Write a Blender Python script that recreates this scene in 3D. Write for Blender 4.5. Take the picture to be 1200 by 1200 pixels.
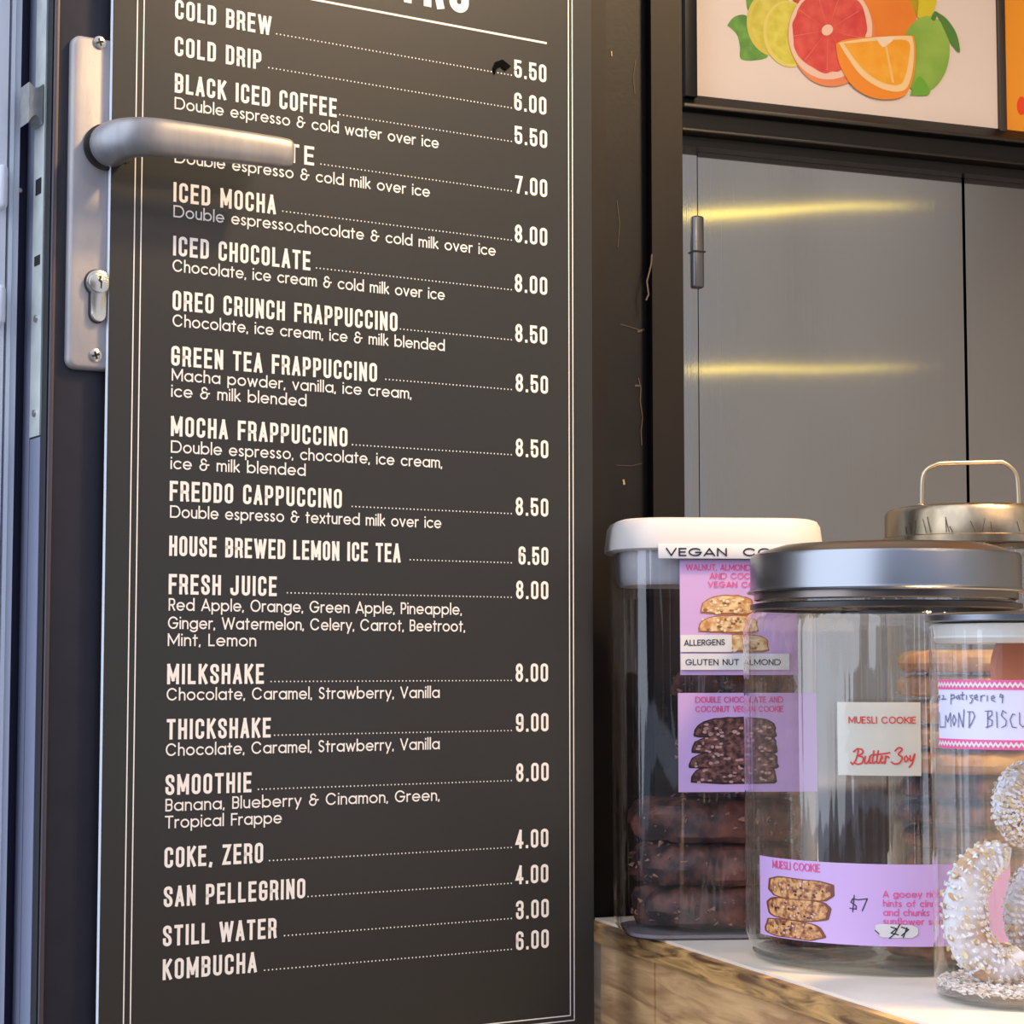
import bpy, bmesh, math, random
from mathutils import Vector, Matrix
R = random.Random(7)
for o in list(bpy.data.objects): bpy.data.objects.remove(o)
sc = bpy.context.scene
COL = sc.collection

# ------------------------------------------------------------------ camera
F = 2400.0                      # focal length in pixels of the 1200 px frame
EYE = 1.35
PITCH = math.atan(179 / F)
cd = bpy.data.cameras.new('camera'); cd.sensor_width = 36; cd.lens = 36 * F / 1200
cd.clip_start = 0.02
cam = bpy.data.objects.new('camera', cd); COL.objects.link(cam)
cam.location = (0, 0, EYE); cam.rotation_euler = (math.pi / 2 + PITCH, 0, 0)
sc.camera = cam
# ------------------------------------------------------------------ world, exposure, lights
sc.view_settings.view_transform = 'Standard'; sc.view_settings.look = 'None'
sc.view_settings.gamma = 1; sc.view_settings.use_curve_mapping = False
sc.view_settings.exposure = 0.0
w = bpy.data.worlds.new('daylight'); sc.world = w; w.use_nodes = True
bg = w.node_tree.nodes['Background']; bg.inputs[0].default_value = (0.62, 0.74, 1.0, 1); bg.inputs[1].default_value = 1.0

def lamp(name, loc, target, size, power, col, size_y=None):
    l = bpy.data.lights.new(name, 'AREA'); l.energy = power; l.color = col; l.size = size
    if size_y: l.shape = 'RECTANGLE'; l.size_y = size_y
    o = bpy.data.objects.new(name, l); COL.objects.link(o); o.location = loc
    o.rotation_euler = (Vector(target) - Vector(loc)).to_track_quat('-Z', 'Y').to_euler()
    return o
lamp('ceiling_lamp', (0.70, 1.22, 2.62), (0.1, 1.5, 1.4), 0.13, 24, (1.0, 0.66, 0.30))
lamp('counter_lamp', (1.1, 0.9, 2.72), (0.45, 1.7, 1.1), 0.25, 11, (1.0, 0.72, 0.46))
lamp('room_lamp', (0.9, 2.2, 2.74), (0.9, 2.2, 1.0), 0.3, 5, (1.0, 0.80, 0.60))

sl_ = bpy.data.lights.new('daylight_sun', 'SUN'); sl_.energy = 3.2; sl_.angle = math.radians(80); sl_.color = (0.80, 0.88, 1.0)
so_ = bpy.data.objects.new('daylight_sun', sl_); COL.objects.link(so_); so_.rotation_euler = Vector((0.82, 0.42, -0.5)).to_track_quat('-Z', 'Y').to_euler()

# ------------------------------------------------------------------ geometry helpers
def ray(px, py):
    a, b = (px - 600) / F, -(py - 600) / F
    c, s = math.cos(PITCH), math.sin(PITCH)
    return Vector((a, c - b * s, s + b * c))
C0 = Vector((0, 0, EYE))
def on_level(px, py, z):
    d = ray(px, py); return C0 + d * ((z - EYE) / d.z)
def at_depth(px, Y, z):
    d = ray(px, 779); t = Y / d.y; return Vector((d.x * t, Y, z))
class Frame:
    def __init__(s, origin, deg):
        s.m = Matrix.Translation(origin) @ Matrix.Rotation(math.radians(deg), 4, 'Z'); s.i = s.m.inverted(); s.deg = deg
    def hit(s, px, py, y=0.0):            # where a measured sight line meets the plane local y = const
        o = s.i @ C0; d = s.i.to_3x3() @ ray(px, py)
        p = o + d * ((y - o.y) / d.y); return p.x, p.z
    def loc(s, p): return s.i @ Vector(p)
    def w(s, p): return s.m @ Vector(p)
D = Frame((-0.198 * 1.45, 1.45, 0), 31.5)          # door leaf and menu board
RM = Frame((0.0825, 1.80, 0), 21.0)                # wall post, cool-room wall

class MB:
    def __init__(s): s.v = []; s.f = []; s.sm = []
    def add(s, vs, fs, smooth=False):
        n = len(s.v); s.v += [tuple(v) for v in vs]; s.f += [tuple(i + n for i in f) for f in fs]; s.sm += [smooth] * len(fs); return s
    def box(s, x0, x1, y0, y1, z0, z1, bev=0.0, seg=2, smooth=None):
        bm = bmesh.new(); bmesh.ops.create_cube(bm, size=1)
        for v in bm.verts: v.co = Vector(((x0 + x1) / 2 + v.co.x * (x1 - x0), (y0 + y1) / 2 + v.co.y * (y1 - y0), (z0 + z1) / 2 + v.co.z * (z1 - z0)))
        if bev: bmesh.ops.bevel(bm, geom=bm.edges[:], offset=bev, segments=seg, affect='EDGES', profile=0.5)
        bm.verts.index_update()
        s.add([v.co.copy() for v in bm.verts], [[v.index for v in f.verts] for f in bm.faces], bool(bev)); bm.free(); return s
    def lathe(s, prof, n=64, c=(0, 0, 0), closed=False):
        vs = []; fs = []
        for (r, z) in prof:
            for k in range(n):
                a = 2 * math.pi * k / n; vs.append((c[0] + r * math.cos(a), c[1] + r * math.sin(a), c[2] + z))
        m = len(prof)
        for i in range(m - 1 if not closed else m):
            j = (i + 1) % m
            for k in range(n): k2 = (k + 1) % n; fs.append((i * n + k, i * n + k2, j * n + k2, j * n + k))
        return s.add(vs, fs, True)
    def loft(s, rings, cap=True, smooth=True):
        n = len(rings[0]); vs = [p for r in rings for p in r]; fs = []
        for i in range(len(rings) - 1):
            for k in range(n): k2 = (k + 1) % n; fs.append((i * n + k, i * n + k2, (i + 1) * n + k2, (i + 1) * n + k))
        if cap: fs.append(tuple(range(n - 1, -1, -1))); fs.append(tuple((len(rings) - 1) * n + k for k in range(n)))
        return s.add(vs, fs, smooth)
    def tube(s, pts, r, n=10):
        pts = [Vector(p) for p in pts]; rings = []
        up = Vector((0, 0, 1))
        for i, p in enumerate(pts):
            t = (pts[min(i + 1, len(pts) - 1)] - pts[max(i - 1, 0)]).normalized()
            a = t.cross(up); a = a.normalized() if a.length > 1e-4 else Vector((1, 0, 0))
            if i and a.dot(pa) < 0: a = -a
            pa = a; b = t.cross(a)
            rr = r[i] if isinstance(r, (list, tuple)) else r
            rings.append([p + a * rr * math.cos(2 * math.pi * k / n) + b * rr * math.sin(2 * math.pi * k / n) for k in range(n)])
        return s.loft(rings)
    def poly(s, pts): return s.add(pts, [tuple(range(len(pts)))])

def mesh_obj(name, mb, mat, shift=(0, 0, 0), merge=False):
    me = bpy.data.meshes.new(name)
    me.from_pydata([(v[0] - shift[0], v[1] - shift[1], v[2] - shift[2]) for v in mb.v], [], mb.f)
    me.polygons.foreach_set('use_smooth', mb.sm)
    bm = bmesh.new(); bm.from_mesh(me); bmesh.ops.recalc_face_normals(bm, faces=bm.faces); bm.to_mesh(me); bm.free()
    if any(mb.sm):
        try: me.set_sharp_from_angle(angle=math.radians(38))
        except Exception: pass
    me.materials.append(mat); me.update()
    o = bpy.data.objects.new(name, me); COL.objects.link(o); return o
def tag(o, label=None, cat=None, group=None, kind=None):
    for k, v in (('label', label), ('category', cat), ('group', group), ('kind', kind)):
        if v: o[k] = v
    return o
def thing(name, label, cat, fr, base, group=None):
    o = bpy.data.objects.new(name, None); COL.objects.link(o); o.empty_display_size = 0.05
    o.matrix_world = fr.m @ Matrix.Translation(base); o['fr'] = 0; del o['fr']
    BASE[o.name] = Vector(base)
    return tag(o, label, cat, group)
BASE = {}
def part(name, mb, mat, parent, label=None):
    base = BASE[parent.name]
    o = mesh_obj(name, mb, mat, base); o.parent = parent; BASE[o.name] = base
    if label: o['label'] = label
    return o
def solo(name, mb, mat, fr, label=None, cat=None, group=None, kind=None):
    o = mesh_obj(name, mb, mat); o.matrix_world = fr.m; BASE[o.name] = Vector((0, 0, 0))
    return tag(o, label, cat, group, kind)

# ------------------------------------------------------------------ materials
def srgb(r, g, b):
    f = lambda c: (c / 255 / 12.92) if c / 255 <= 0.04045 else ((c / 255 + 0.055) / 1.055) ** 2.4
    return (f(r), f(g), f(b), 1)
def mat(name, col, rough=0.5, metal=0.0, col2=None, scale=20, stretch=(1, 1, 1), bump=0.0, bscale=None, spec=0.5, aniso=0, detail=4, contrast=(0.35, 0.65), trans=0, sss=0, distort=0):
    m = bpy.data.materials.new(name); m.use_nodes = True; nt = m.node_tree; N = nt.nodes; L = nt.links
    p = N['Principled BSDF']; p.inputs['Base Color'].default_value = col; p.inputs['Roughness'].default_value = rough
    p.inputs['Metallic'].default_value = metal; p.inputs['Specular IOR Level'].default_value = spec
    if aniso: p.inputs['Anisotropic'].default_value = aniso
    if trans: p.inputs['Transmission Weight'].default_value = trans
    if sss: p.inputs['Subsurface Weight'].default_value = sss; p.inputs['Subsurface Radius'].default_value = (0.01, 0.006, 0.004)
    if col2 or bump:
        tc = N.new('ShaderNodeTexCoord'); mp = N.new('ShaderNodeMapping'); mp.inputs['Scale'].default_value = stretch
        L.new(tc.outputs['Object'], mp.inputs['Vector'])
        nz = N.new('ShaderNodeTexNoise'); nz.inputs['Scale'].default_value = scale; nz.inputs['Detail'].default_value = detail; nz.inputs['Distortion'].default_value = distort
        L.new(mp.outputs[0], nz.inputs['Vector'])
        if col2:
            cr = N.new('ShaderNodeValToRGB'); cr.color_ramp.elements[0].position = contrast[0]; cr.color_ramp.elements[1].position = contrast[1]
            cr.color_ramp.elements[0].color = col; cr.color_ramp.elements[1].color = col2
            L.new(nz.outputs['Fac'], cr.inputs[0]); L.new(cr.outputs[0], p.inputs['Base Color'])
        if bump:
            nb = nz
            if bscale:
                nb = N.new('ShaderNodeTexNoise'); nb.inputs['Scale'].default_value = bscale; nb.inputs['Detail'].default_value = 3; L.new(mp.outputs[0], nb.inputs['Vector'])
            b = N.new('ShaderNodeBump'); b.inputs['Strength'].default_value = bump; b.inputs['Distance'].default_value = 0.002
            L.new(nb.outputs['Fac'], b.inputs['Height']); L.new(b.outputs[0], p.inputs['Normal'])
    return m
def emit(name, col, s):
    m = bpy.data.materials.new(name); m.use_nodes = True; p = m.node_tree.nodes['Principled BSDF']
    p.inputs['Base Color'].default_value = col; p.inputs['Emission Color'].default_value = col; p.inputs['Emission Strength'].default_value = s; return m
def clear(name, tint, ior=1.45, rough=0.02, bump=0.25, stretch=(60, 60, 3), haze=0.0, boost=1.0):
    """thin clear wall: lets light straight through, mirrors by Fresnel"""
    m = bpy.data.materials.new(name); m.use_nodes = True; nt = m.node_tree; N = nt.nodes; L = nt.links
    N.remove(N['Principled BSDF']); out = N['Material Output']
    t = N.new('ShaderNodeBsdfTransparent'); t.inputs[0].default_value = tint
    g = N.new('ShaderNodeBsdfGlossy'); g.inputs['Roughness'].default_value = rough; g.inputs[0].default_value = (1, 1, 1, 1)
    ge = N.new('ShaderNodeNewGeometry'); dt = N.new('ShaderNodeVectorMath'); dt.operation = 'DOT_PRODUCT'
    L.new(ge.outputs['Normal'], dt.inputs[0]); L.new(ge.outputs['Incoming'], dt.inputs[1])
    def mth(op, a, b):
        q = N.new('ShaderNodeMath'); q.operation = op
        for i, v in enumerate((a, b)):
            if v is None: continue
            if isinstance(v, float): q.inputs[i].default_value = v
            else: L.new(v.outputs[0] if hasattr(v, 'outputs') else v, q.inputs[i])
        return q
    f0 = ((ior - 1) / (ior + 1)) ** 2
    pw = mth('POWER', mth('SUBTRACT', 1.0, mth('ABSOLUTE', dt.outputs['Value'], None)), 5.0)
    mu = mth('MULTIPLY', mth('ADD', mth('MULTIPLY', pw, 0.75), f0), boost)
    mx = N.new('ShaderNodeMixShader'); L.new(mu.outputs[0], mx.inputs[0]); L.new(t.outputs[0], mx.inputs[1]); L.new(g.outputs[0], mx.inputs[2])
    tc = N.new('ShaderNodeTexCoord'); mp = N.new('ShaderNodeMapping'); mp.inputs['Scale'].default_value = stretch
    nz = N.new('ShaderNodeTexNoise'); nz.inputs['Scale'].default_value = 1.0; nz.inputs['Detail'].default_value = 2
    b = N.new('ShaderNodeBump'); b.inputs['Strength'].default_value = bump; b.inputs['Distance'].default_value = 0.004
    L.new(tc.outputs['Object'], mp.inputs[0]); L.new(mp.outputs[0], nz.inputs['Vector']); L.new(nz.outputs['Fac'], b.inputs['Height'])
    L.new(b.outputs[0], g.inputs['Normal'])
    last = mx
    if haze:
        d = N.new('ShaderNodeBsdfDiffuse'); d.inputs[0].default_value = (0.8, 0.8, 0.8, 1)
        m2 = N.new('ShaderNodeMixShader'); m2.inputs[0].default_value = haze; L.new(mx.outputs[0], m2.inputs[1]); L.new(d.outputs[0], m2.inputs[2]); last = m2
    L.new(last.outputs[0], out.inputs[0]); return m

M = {}
M['board'] = mat('menu_board_print', srgb(44, 45, 46), 0.36, bump=0.03, scale=900, spec=0.38)
M['ink'] = mat('cream_ink', srgb(240, 239, 240), 0.45)
M['foam'] = mat('white_foam_core', (0.93, 0.95, 1.0, 1), 0.5)
M['door'] = mat('dark_anodised_paint', srgb(30, 28, 38), 0.45, col2=srgb(35, 32, 43), scale=60, bump=0.03, spec=0.45)
M['door_edge'] = mat('door_edge_paint', srgb(36, 38, 56), 0.35)
M['satin'] = mat('satin_aluminium', srgb(136, 135, 138), 0.44, 0.6, col2=srgb(148, 146, 148), scale=40, stretch=(3, 3, 0.5), bump=0.02)
M['plate'] = mat('worn_aluminium_plate', srgb(160, 157, 162), 0.55, 0.3, col2=srgb(184, 176, 172), scale=22, stretch=(1, 1, 0.5), bump=0.08, bscale=300)
M['nickel'] = mat('nickel', srgb(205, 198, 186), 0.25, 0.9)
M['steelplate'] = mat('lock_strip_steel', srgb(206, 210, 204), 0.4, 0.15, col2=srgb(186, 190, 188), scale=40)
M['black'] = mat('black_recess', srgb(14, 13, 15), 0.6)
M['framealu'] = mat('frame_aluminium', srgb(226, 228, 238), 0.45, 0.0, col2=srgb(234, 236, 244), scale=10, stretch=(8, 8, 0.5))
M['edgealu'] = mat('door_edge_aluminium', srgb(140, 144, 166), 0.4, 0.2)
M['framedark'] = mat('frame_dark_gap', srgb(44, 44, 70), 0.5)
M['post'] = mat('dark_brown_post_paint', srgb(21, 16, 14), 0.5, col2=srgb(26, 20, 17), scale=30, stretch=(1, 1, 0.3), bump=0.05, bscale=200, spec=0.25)
M['scuffpost'] = mat('scuffed_dark_post_paint', srgb(20, 17, 17), 0.45, col2=srgb(25, 21, 20), scale=30, bump=0.05, bscale=200, spec=0.25)
M['scratch'] = mat('bare_scratch', srgb(78, 66, 56), 0.6)
M['scratch2'] = mat('bright_chip', srgb(170, 150, 120), 0.5)
M['bulk'] = mat('black_header_profile', srgb(13, 12, 12), 0.4, spec=0.3)
M['chrome'] = mat('chrome_trim', srgb(206, 192, 176), 0.35, 0.2)
M['counter'] = mat('pale_counter_surface', srgb(246, 234, 218), 0.4, col2=srgb(232, 218, 200), scale=9, contrast=(0.3, 0.7))
M['white'] = mat('white_plastic', srgb(218, 212, 208), 0.4, sss=0.1)
M['gasket'] = mat('frosted_gasket', srgb(205, 205, 208), 0.35, col2=srgb(185, 186, 192), scale=30)
M['tape'] = mat('label_tape', srgb(225, 222, 222), 0.45)
M['purple'] = mat('lilac_card', srgb(205, 168, 218), 0.45)
M['pinkink'] = mat('pink_ink', srgb(228, 84, 140), 0.5)
M['blackink'] = mat('black_ink', srgb(30, 28, 38), 0.5)
M['penink'] = mat('faded_pen_ink', srgb(92, 98, 120), 0.5)
M['redink'] = mat('red_ink', srgb(222, 66, 56), 0.5)
M['card'] = mat('cream_sticker_card', srgb(218, 212, 198), 0.35, bump=0.1, scale=60)
M['magenta'] = mat('magenta_print', srgb(226, 92, 150), 0.45)
M['lavender'] = mat('lavender_paper', srgb(214, 210, 232), 0.45)
M['lidsteel'] = mat('brushed_lid_steel', srgb(140, 142, 148), 0.28, 1.0, bump=0.02, scale=8, stretch=(1, 1, 200), aniso=0.4)
M['oldbrass'] = mat('aged_lid_metal', srgb(150, 135, 115), 0.3, 1.0, col2=srgb(178, 160, 132), scale=40, stretch=(1, 1, 0.6), contrast=(0.4, 0.55))
M['stain'] = mat('dark_lid_stain', srgb(96, 80, 64), 0.5, 0.4)
M['handlewire'] = mat('handle_wire', srgb(200, 186, 160), 0.3, 0.9)
M['rubber'] = mat('dark_seal_ring', srgb(34, 30, 30), 0.35)
M['glass'] = clear('clear_jar_glass', (0.955, 0.965, 0.97, 1), 1.5, 0.05, 0.6, (75, 75, 1.2), boost=1.7)
M['plastic'] = clear('clear_plastic', (0.93, 0.93, 0.95, 1), 1.5, 0.04, 0.5, (60, 60, 1.5), boost=1.5)
M['film'] = clear('clear_film', (0.96, 0.96, 0.96, 1), 1.4, 0.08, 0.2, (60, 60, 60), boost=0.5)
M['solidglass'] = clear('base_glass', (0.80, 0.83, 0.83, 1), 1.5, 0.05, 0.2, (40, 40, 40), haze=0.05)
M['silicone'] = mat('milky_silicone', srgb(214, 208, 200), 0.4)
M['choc'] = mat('chocolate_cookie', srgb(50, 27, 22), 0.6, col2=srgb(140, 84, 66), scale=60, bump=1.0, contrast=(0.4, 0.75), detail=8)
M['chocbits'] = mat('coconut_bits', srgb(150, 106, 84), 0.7)
M['gold'] = mat('golden_cookie', srgb(186, 122, 60), 0.7, col2=srgb(226, 178, 108), scale=45, bump=1.0, detail=8)
M['muesli'] = mat('muesli_cookie', srgb(96, 52, 26), 0.7, col2=srgb(172, 112, 60), scale=70, bump=1.0, detail=8)
M['terracotta'] = mat('orange_brown_biscuit', srgb(196, 116, 76), 0.6, col2=srgb(206, 134, 96), scale=30, bump=0.3)
M['sugar'] = mat('sugared_biscuit', srgb(232, 228, 232), 0.8, col2=srgb(206, 160, 118), scale=38, bump=1.0, contrast=(0.46, 0.62), detail=6)
M['flake'] = mat('almond_flake', srgb(226, 206, 170), 0.6, col2=srgb(204, 170, 118), scale=60)
M['flakewhite'] = mat('sugared_flake', srgb(238, 236, 240), 0.8)
M['crumb'] = mat('crumbs', srgb(246, 240, 236), 0.8, col2=srgb(214, 188, 168), scale=120, bump=1)
# prints
M['biscotti_print'] = mat('print_biscotti', srgb(190, 132, 78), 0.5, col2=srgb(238, 206, 156), scale=190, contrast=(0.35, 0.6), detail=6)
M['choc_print'] = mat('print_chocolate', srgb(62, 34, 34), 0.5, col2=srgb(150, 98, 88), scale=230, contrast=(0.42, 0.68), detail=6)
M['muesli_print'] = mat('print_muesli', srgb(128, 66, 40), 0.5, col2=srgb(226, 166, 104), scale=250, contrast=(0.38, 0.6), detail=6)
M['printbits'] = mat('print_pale_chips', srgb(222, 190, 176), 0.5)
M['printdark'] = mat('print_dark_chips', srgb(62, 32, 36), 0.5)

def wood(name, c1, c2, c3, ang=0.0, sc_=9):
    m = bpy.data.materials.new(name); m.use_nodes = True; nt = m.node_tree; N = nt.nodes; L = nt.links; p = N['Principled BSDF']
    p.inputs['Roughness'].default_value = 0.55
    tc = N.new('ShaderNodeTexCoord'); mp = N.new('ShaderNodeMapping'); mp.inputs['Scale'].default_value = (1.2, 1.2, 9); mp.inputs['Rotation'].default_value = (ang, ang, 0)
    nz = N.new('ShaderNodeTexNoise'); nz.inputs['Scale'].default_value = sc_; nz.inputs['Detail'].default_value = 9; nz.inputs['Distortion'].default_value = 1.2
    n2 = N.new('ShaderNodeTexNoise'); n2.inputs['Scale'].default_value = 7; n2.inputs['Detail'].default_value = 3
    cr = N.new('ShaderNodeValToRGB'); e = cr.color_ramp.elements; e[0].position = 0.34; e[0].color = c1; e[1].position = 0.62; e[1].color = c2
    c2r = N.new('ShaderNodeValToRGB'); e = c2r.color_ramp.elements; e[0].position = 0.48; e[0].color = (0, 0, 0, 1); e[1].position = 0.66; e[1].color = (1, 1, 1, 1)
    mx = N.new('ShaderNodeMix'); mx.data_type = 'RGBA'; mx.inputs[7].default_value = c3
    b = N.new('ShaderNodeBump'); b.inputs['Strength'].default_value = 0.5; b.inputs['Distance'].default_value = 0.002
    L.new(tc.outputs['Object'], mp.inputs[0]); L.new(mp.outputs[0], nz.inputs['Vector']); L.new(tc.outputs['Object'], n2.inputs['Vector'])
    L.new(nz.outputs['Fac'], cr.inputs[0]); L.new(n2.outputs['Fac'], c2r.inputs[0]); L.new(c2r.outputs[0], mx.inputs[0]); L.new(cr.outputs[0], mx.inputs[6])
    L.new(mx.outputs[2], p.inputs['Base Color']); L.new(nz.outputs['Fac'], b.inputs['Height']); L.new(b.outputs[0], p.inputs['Normal'])
    return m
M['wood'] = wood('rustic_timber', srgb(172, 126, 84), srgb(228, 180, 126), srgb(186, 146, 112))
M['wood2'] = wood('rustic_timber_grey', srgb(140, 108, 84), srgb(196, 160, 126), srgb(150, 130, 116), 0.1)
M['woodedge'] = wood('timber_slab_edge', srgb(104, 70, 42), srgb(214, 164, 100), srgb(120, 96, 74), 0, 14)

def steel(name):
    m = bpy.data.materials.new(name); m.use_nodes = True; nt = m.node_tree; N = nt.nodes; L = nt.links; p = N['Principled BSDF']
    p.inputs['Metallic'].default_value = 1; p.inputs['Roughness'].default_value = 0.08; p.inputs['Base Color'].default_value = srgb(158, 156, 156)
    tc = N.new('ShaderNodeTexCoord')
    mp = N.new('ShaderNodeMapping'); mp.inputs['Scale'].default_value = (2.2, 2.2, 1.3)
    nz = N.new('ShaderNodeTexNoise'); nz.inputs['Scale'].default_value = 1.6; nz.inputs['Detail'].default_value = 1
    mp2 = N.new('ShaderNodeMapping'); mp2.inputs['Scale'].default_value = (700, 700, 2)
    n2 = N.new('ShaderNodeTexNoise'); n2.inputs['Scale'].default_value = 1; n2.inputs['Detail'].default_value = 2
    b = N.new('ShaderNodeBump'); b.inputs['Strength'].default_value = 0.12; b.inputs['Distance'].default_value = 0.01
    b2 = N.new('ShaderNodeBump'); b2.inputs['Strength'].default_value = 0.12; b2.inputs['Distance'].default_value = 0.0005
    L.new(tc.outputs['Object'], mp.inputs[0]); L.new(mp.outputs[0], nz.inputs['Vector']); L.new(tc.outputs['Object'], mp2.inputs[0]); L.new(mp2.outputs[0], n2.inputs['Vector'])
    L.new(nz.outputs['Fac'], b.inputs['Height']); L.new(n2.outputs['Fac'], b2.inputs['Height']); L.new(b.outputs[0], b2.inputs['Normal']); L.new(b2.outputs[0], p.inputs['Normal'])
    return m
M['steel'] = steel('brushed_stainless')
M['steeldark'] = mat('hinge_grey_steel', srgb(96, 98, 104), 0.35, 0.7)

# ------------------------------------------------------------------ stroke lettering
def arc(cx, cy, rx, ry, a0, a1, n=8):
    return [(cx + rx * math.cos(math.radians(a0 + (a1 - a0) * i / n)), cy + ry * math.sin(math.radians(a0 + (a1 - a0) * i / n))) for i in range(n + 1)]
def spline(P, n=5):
    out = []
    for i in range(len(P) - 1):
        p0, p1, p2, p3 = P[max(i - 1, 0)], P[i], P[i + 1], P[min(i + 2, len(P) - 1)]
        for k in range(n):
            t = k / n
            out.append(tuple(0.5 * (2 * p1[j] + (p2[j] - p0[j]) * t + (2 * p0[j] - 5 * p1[j] + 4 * p2[j] - p3[j]) * t * t + (3 * p1[j] - p0[j] - 3 * p2[j] + p3[j]) * t ** 3) for j in (0, 1)))
    return out + [P[-1]]
def capital(ch, W=0.30, ry=0.16, rx=None):
    """skeleton of a capital or digit; W = width between stroke centres, height 1"""
    rx = rx or W / 2; h = W / 2; b = min(ry, 0.235)
    if rx > h: rx = h
    x2 = W - rx
    O = arc(x2, 1 - ry, rx, ry, 0, 90) + arc(rx, 1 - ry, rx, ry, 90, 180) + arc(rx, ry, rx, ry, 180, 270) + arc(x2, ry, rx, ry, 270, 360); O.append(O[0])
    top = arc(x2, 1 - ry, rx, ry, 38 if ry > .3 else 0, 90) + arc(rx, 1 - ry, rx, ry, 90, 180)
    bot = arc(rx, ry, rx, ry, 180, 270) + arc(x2, ry, rx, ry, 270, 322 if ry > .3 else 360)
    opn = [] if ry > .3 else [(W, .75)]
    if ch == 'O' or ch == '0': return [O], W
    if ch == 'C': return [opn + top + bot + ([(W, .25)] if opn else [])], W
    if ch == 'G': return [opn + top + bot + [(W, .46), (W * .55, .46)]], W
    if ch == 'D': return [[(0, 0), (0, 1)] + arc(x2, 1 - ry, rx, ry, 90, 0) + arc(x2, ry, rx, ry, 0, -90) + [(0, 0)]], W
    if ch == 'Q': return [O, [(h, .2), (W, -.05)]], W
    r = min(rx, b * .8 if ry > .3 else rx)
    if ch == 'B': return [[(0, 0), (0, 1)] + arc(W - r, 1 - b, r, b, 90, 0) + arc(W - r, .52 + b * .6, r, b * .6, 0, -90) + [(0, .52)], [(W - r, .52)] + arc(W - r, .52 - b * .6, r, b * .6, 90, 0) + arc(W - r, b, r, b, 0, -90) + [(0, 0)]], W
    if ch == 'P': return [[(0, 0), (0, 1)] + arc(W - r, 1 - b, r, b, 90, 0) + arc(W - r, .42 + b, r, b, 0, -90) + [(0, .42)]], W
    if ch == 'R':
        g = [[(0, 0), (0, 1)] + arc(W - r, 1 - b, r, b, 90, 0) + arc(W - r, .46 + b * .8, r, b * .8, 0, -90) + [(0, .46)]]
        g.append([(W * .5, .46), (W, 0)] if ry > .3 else [(W * .45, .46)] + arc(W * .45, .34, W * .5, .12, 90, 0, 5) + [(W * .97, .08), (W * 1.03, 0)])
        return g, W
    if ch == 'S':
        r2 = min(ry, .25)
        return [[(W, .74)] + arc(h, 1 - r2, h, r2, 15, 180) + spline([(0, .74), (W * .2, .60), (W * .8, .42), (W, .27)], 4) + arc(h, r2, h, r2, 0, -165) + [(0, .28)]] if ry < .3 else [arc(h, .76, h * .9, .24, 35, 180) + spline([(h * .1, .74), (h * .45, .57), (h * 1.5, .44), (W * .98, .26)], 4) + arc(h, .25, h * .96, .25, 0, -150)], W
    if ch == 'U': return [[(0, 1)] + arc(h, min(ry, .4), h, min(ry, .4), 180, 360) + [(W, 1)]], W
    if ch == 'J': return [[(W * .9, 1)] + arc(h * .8, ry, h, ry, 0, -180) + [(-W * .1, .26)]], W
    if ch == 'E': return [[(W * .92, 1), (0, 1), (0, 0), (W * .92, 0)], [(0, .51), (W * .8, .51)]], W * .92
    if ch == 'F': return [[(W * .92, 1), (0, 1), (0, 0)], [(0, .50), (W * .8, .50)]], W * .86
    if ch == 'L': return [[(0, 1), (0, 0), (W * .85, 0)]], W * .85
    if ch == 'T': return [[(0, 1), (W, 1)], [(h, 1), (h, 0)]], W
    if ch == 'I': return [[(0, 0), (0, 1)]], 0
    if ch == 'H': return [[(0, 0), (0, 1)], [(W, 0), (W, 1)], [(0, .5), (W, .5)]], W
    if ch == 'K': return [[(0, 0), (0, 1)], [(W, 1), (W * .12, .46)], [(W * .32, .60), (W * 1.03, 0)]], W
    if ch == 'M': k = W * 1.5; return [[(0, 0), (0, 1), (k / 2, .18), (k, 1), (k, 0)]], k
    if ch == 'N': return [[(0, 0), (0, 1), (W, 0), (W, 1)]], W
    if ch == 'A': return [[(-.01, 0), (h, 1), (W + .01, 0)], [(W * .17, .26), (W * .83, .26)]], W
    if ch == 'V': return [[(0, 1), (h, 0), (W, 1)]], W
    if ch == 'W': k = W * 2.0; return [[(0, 1), (k * .24, 0), (k * .5, .95), (k * .76, 0), (k, 1)]], k
    if ch == 'X': return [[(0, 0), (W, 1)], [(0, 1), (W, 0)]], W
    if ch == 'Y': return [[(0, 1), (h, .45), (W, 1)], [(h, .45), (h, 0)]], W
    if ch == 'Z': return [[(0, 1), (W, 1), (0, 0), (W, 0)]], W
    if ch == '3': return [[(0, .82)] + arc(h, .84, h, .16, 180, 0) + arc(h, .67, h, .13, 0, -90)[0:] + [(h * .7, .54)], arc(h, .38, h, .16, 90, 0) + arc(h, .16, h, .16, 0, -180) + [(0, .26)]], W
    if ch == '4': return [[(W * .72, 0), (W * .72, 1), (0, .24), (W * 1.05, .24)]], W
    if ch == '5': return [[(W * .92, 1), (0, 1), (0, .52)] + arc(h, .48, h, .14, 160, 0) + arc(h, .16, h, .16, 0, -180) + [(0, .26)]], W
    if ch == '6': return [[(W, .82)] + arc(h, .84, h, .16, 0, 180) + arc(h, .16, h, .16, 180, 360) + arc(h, .42, h, .15, 0, 180)], W
    if ch == '9': return [[(0, .18)] + arc(h, .16, h, .16, 180, 360) + arc(h, .84, h, .16, 0, 180) + arc(h, .58, h, .15, 180, 360)], W
    if ch == '7': return [[(0, 1), (W, 1), (W * .35, 0)]], W
    if ch == '8': o = arc(h, .76, h * .92, .24, -90, 270, 14); q = arc(h, .26, h, .26, 90, 450, 14); return [o, q], W
    return None
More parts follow.
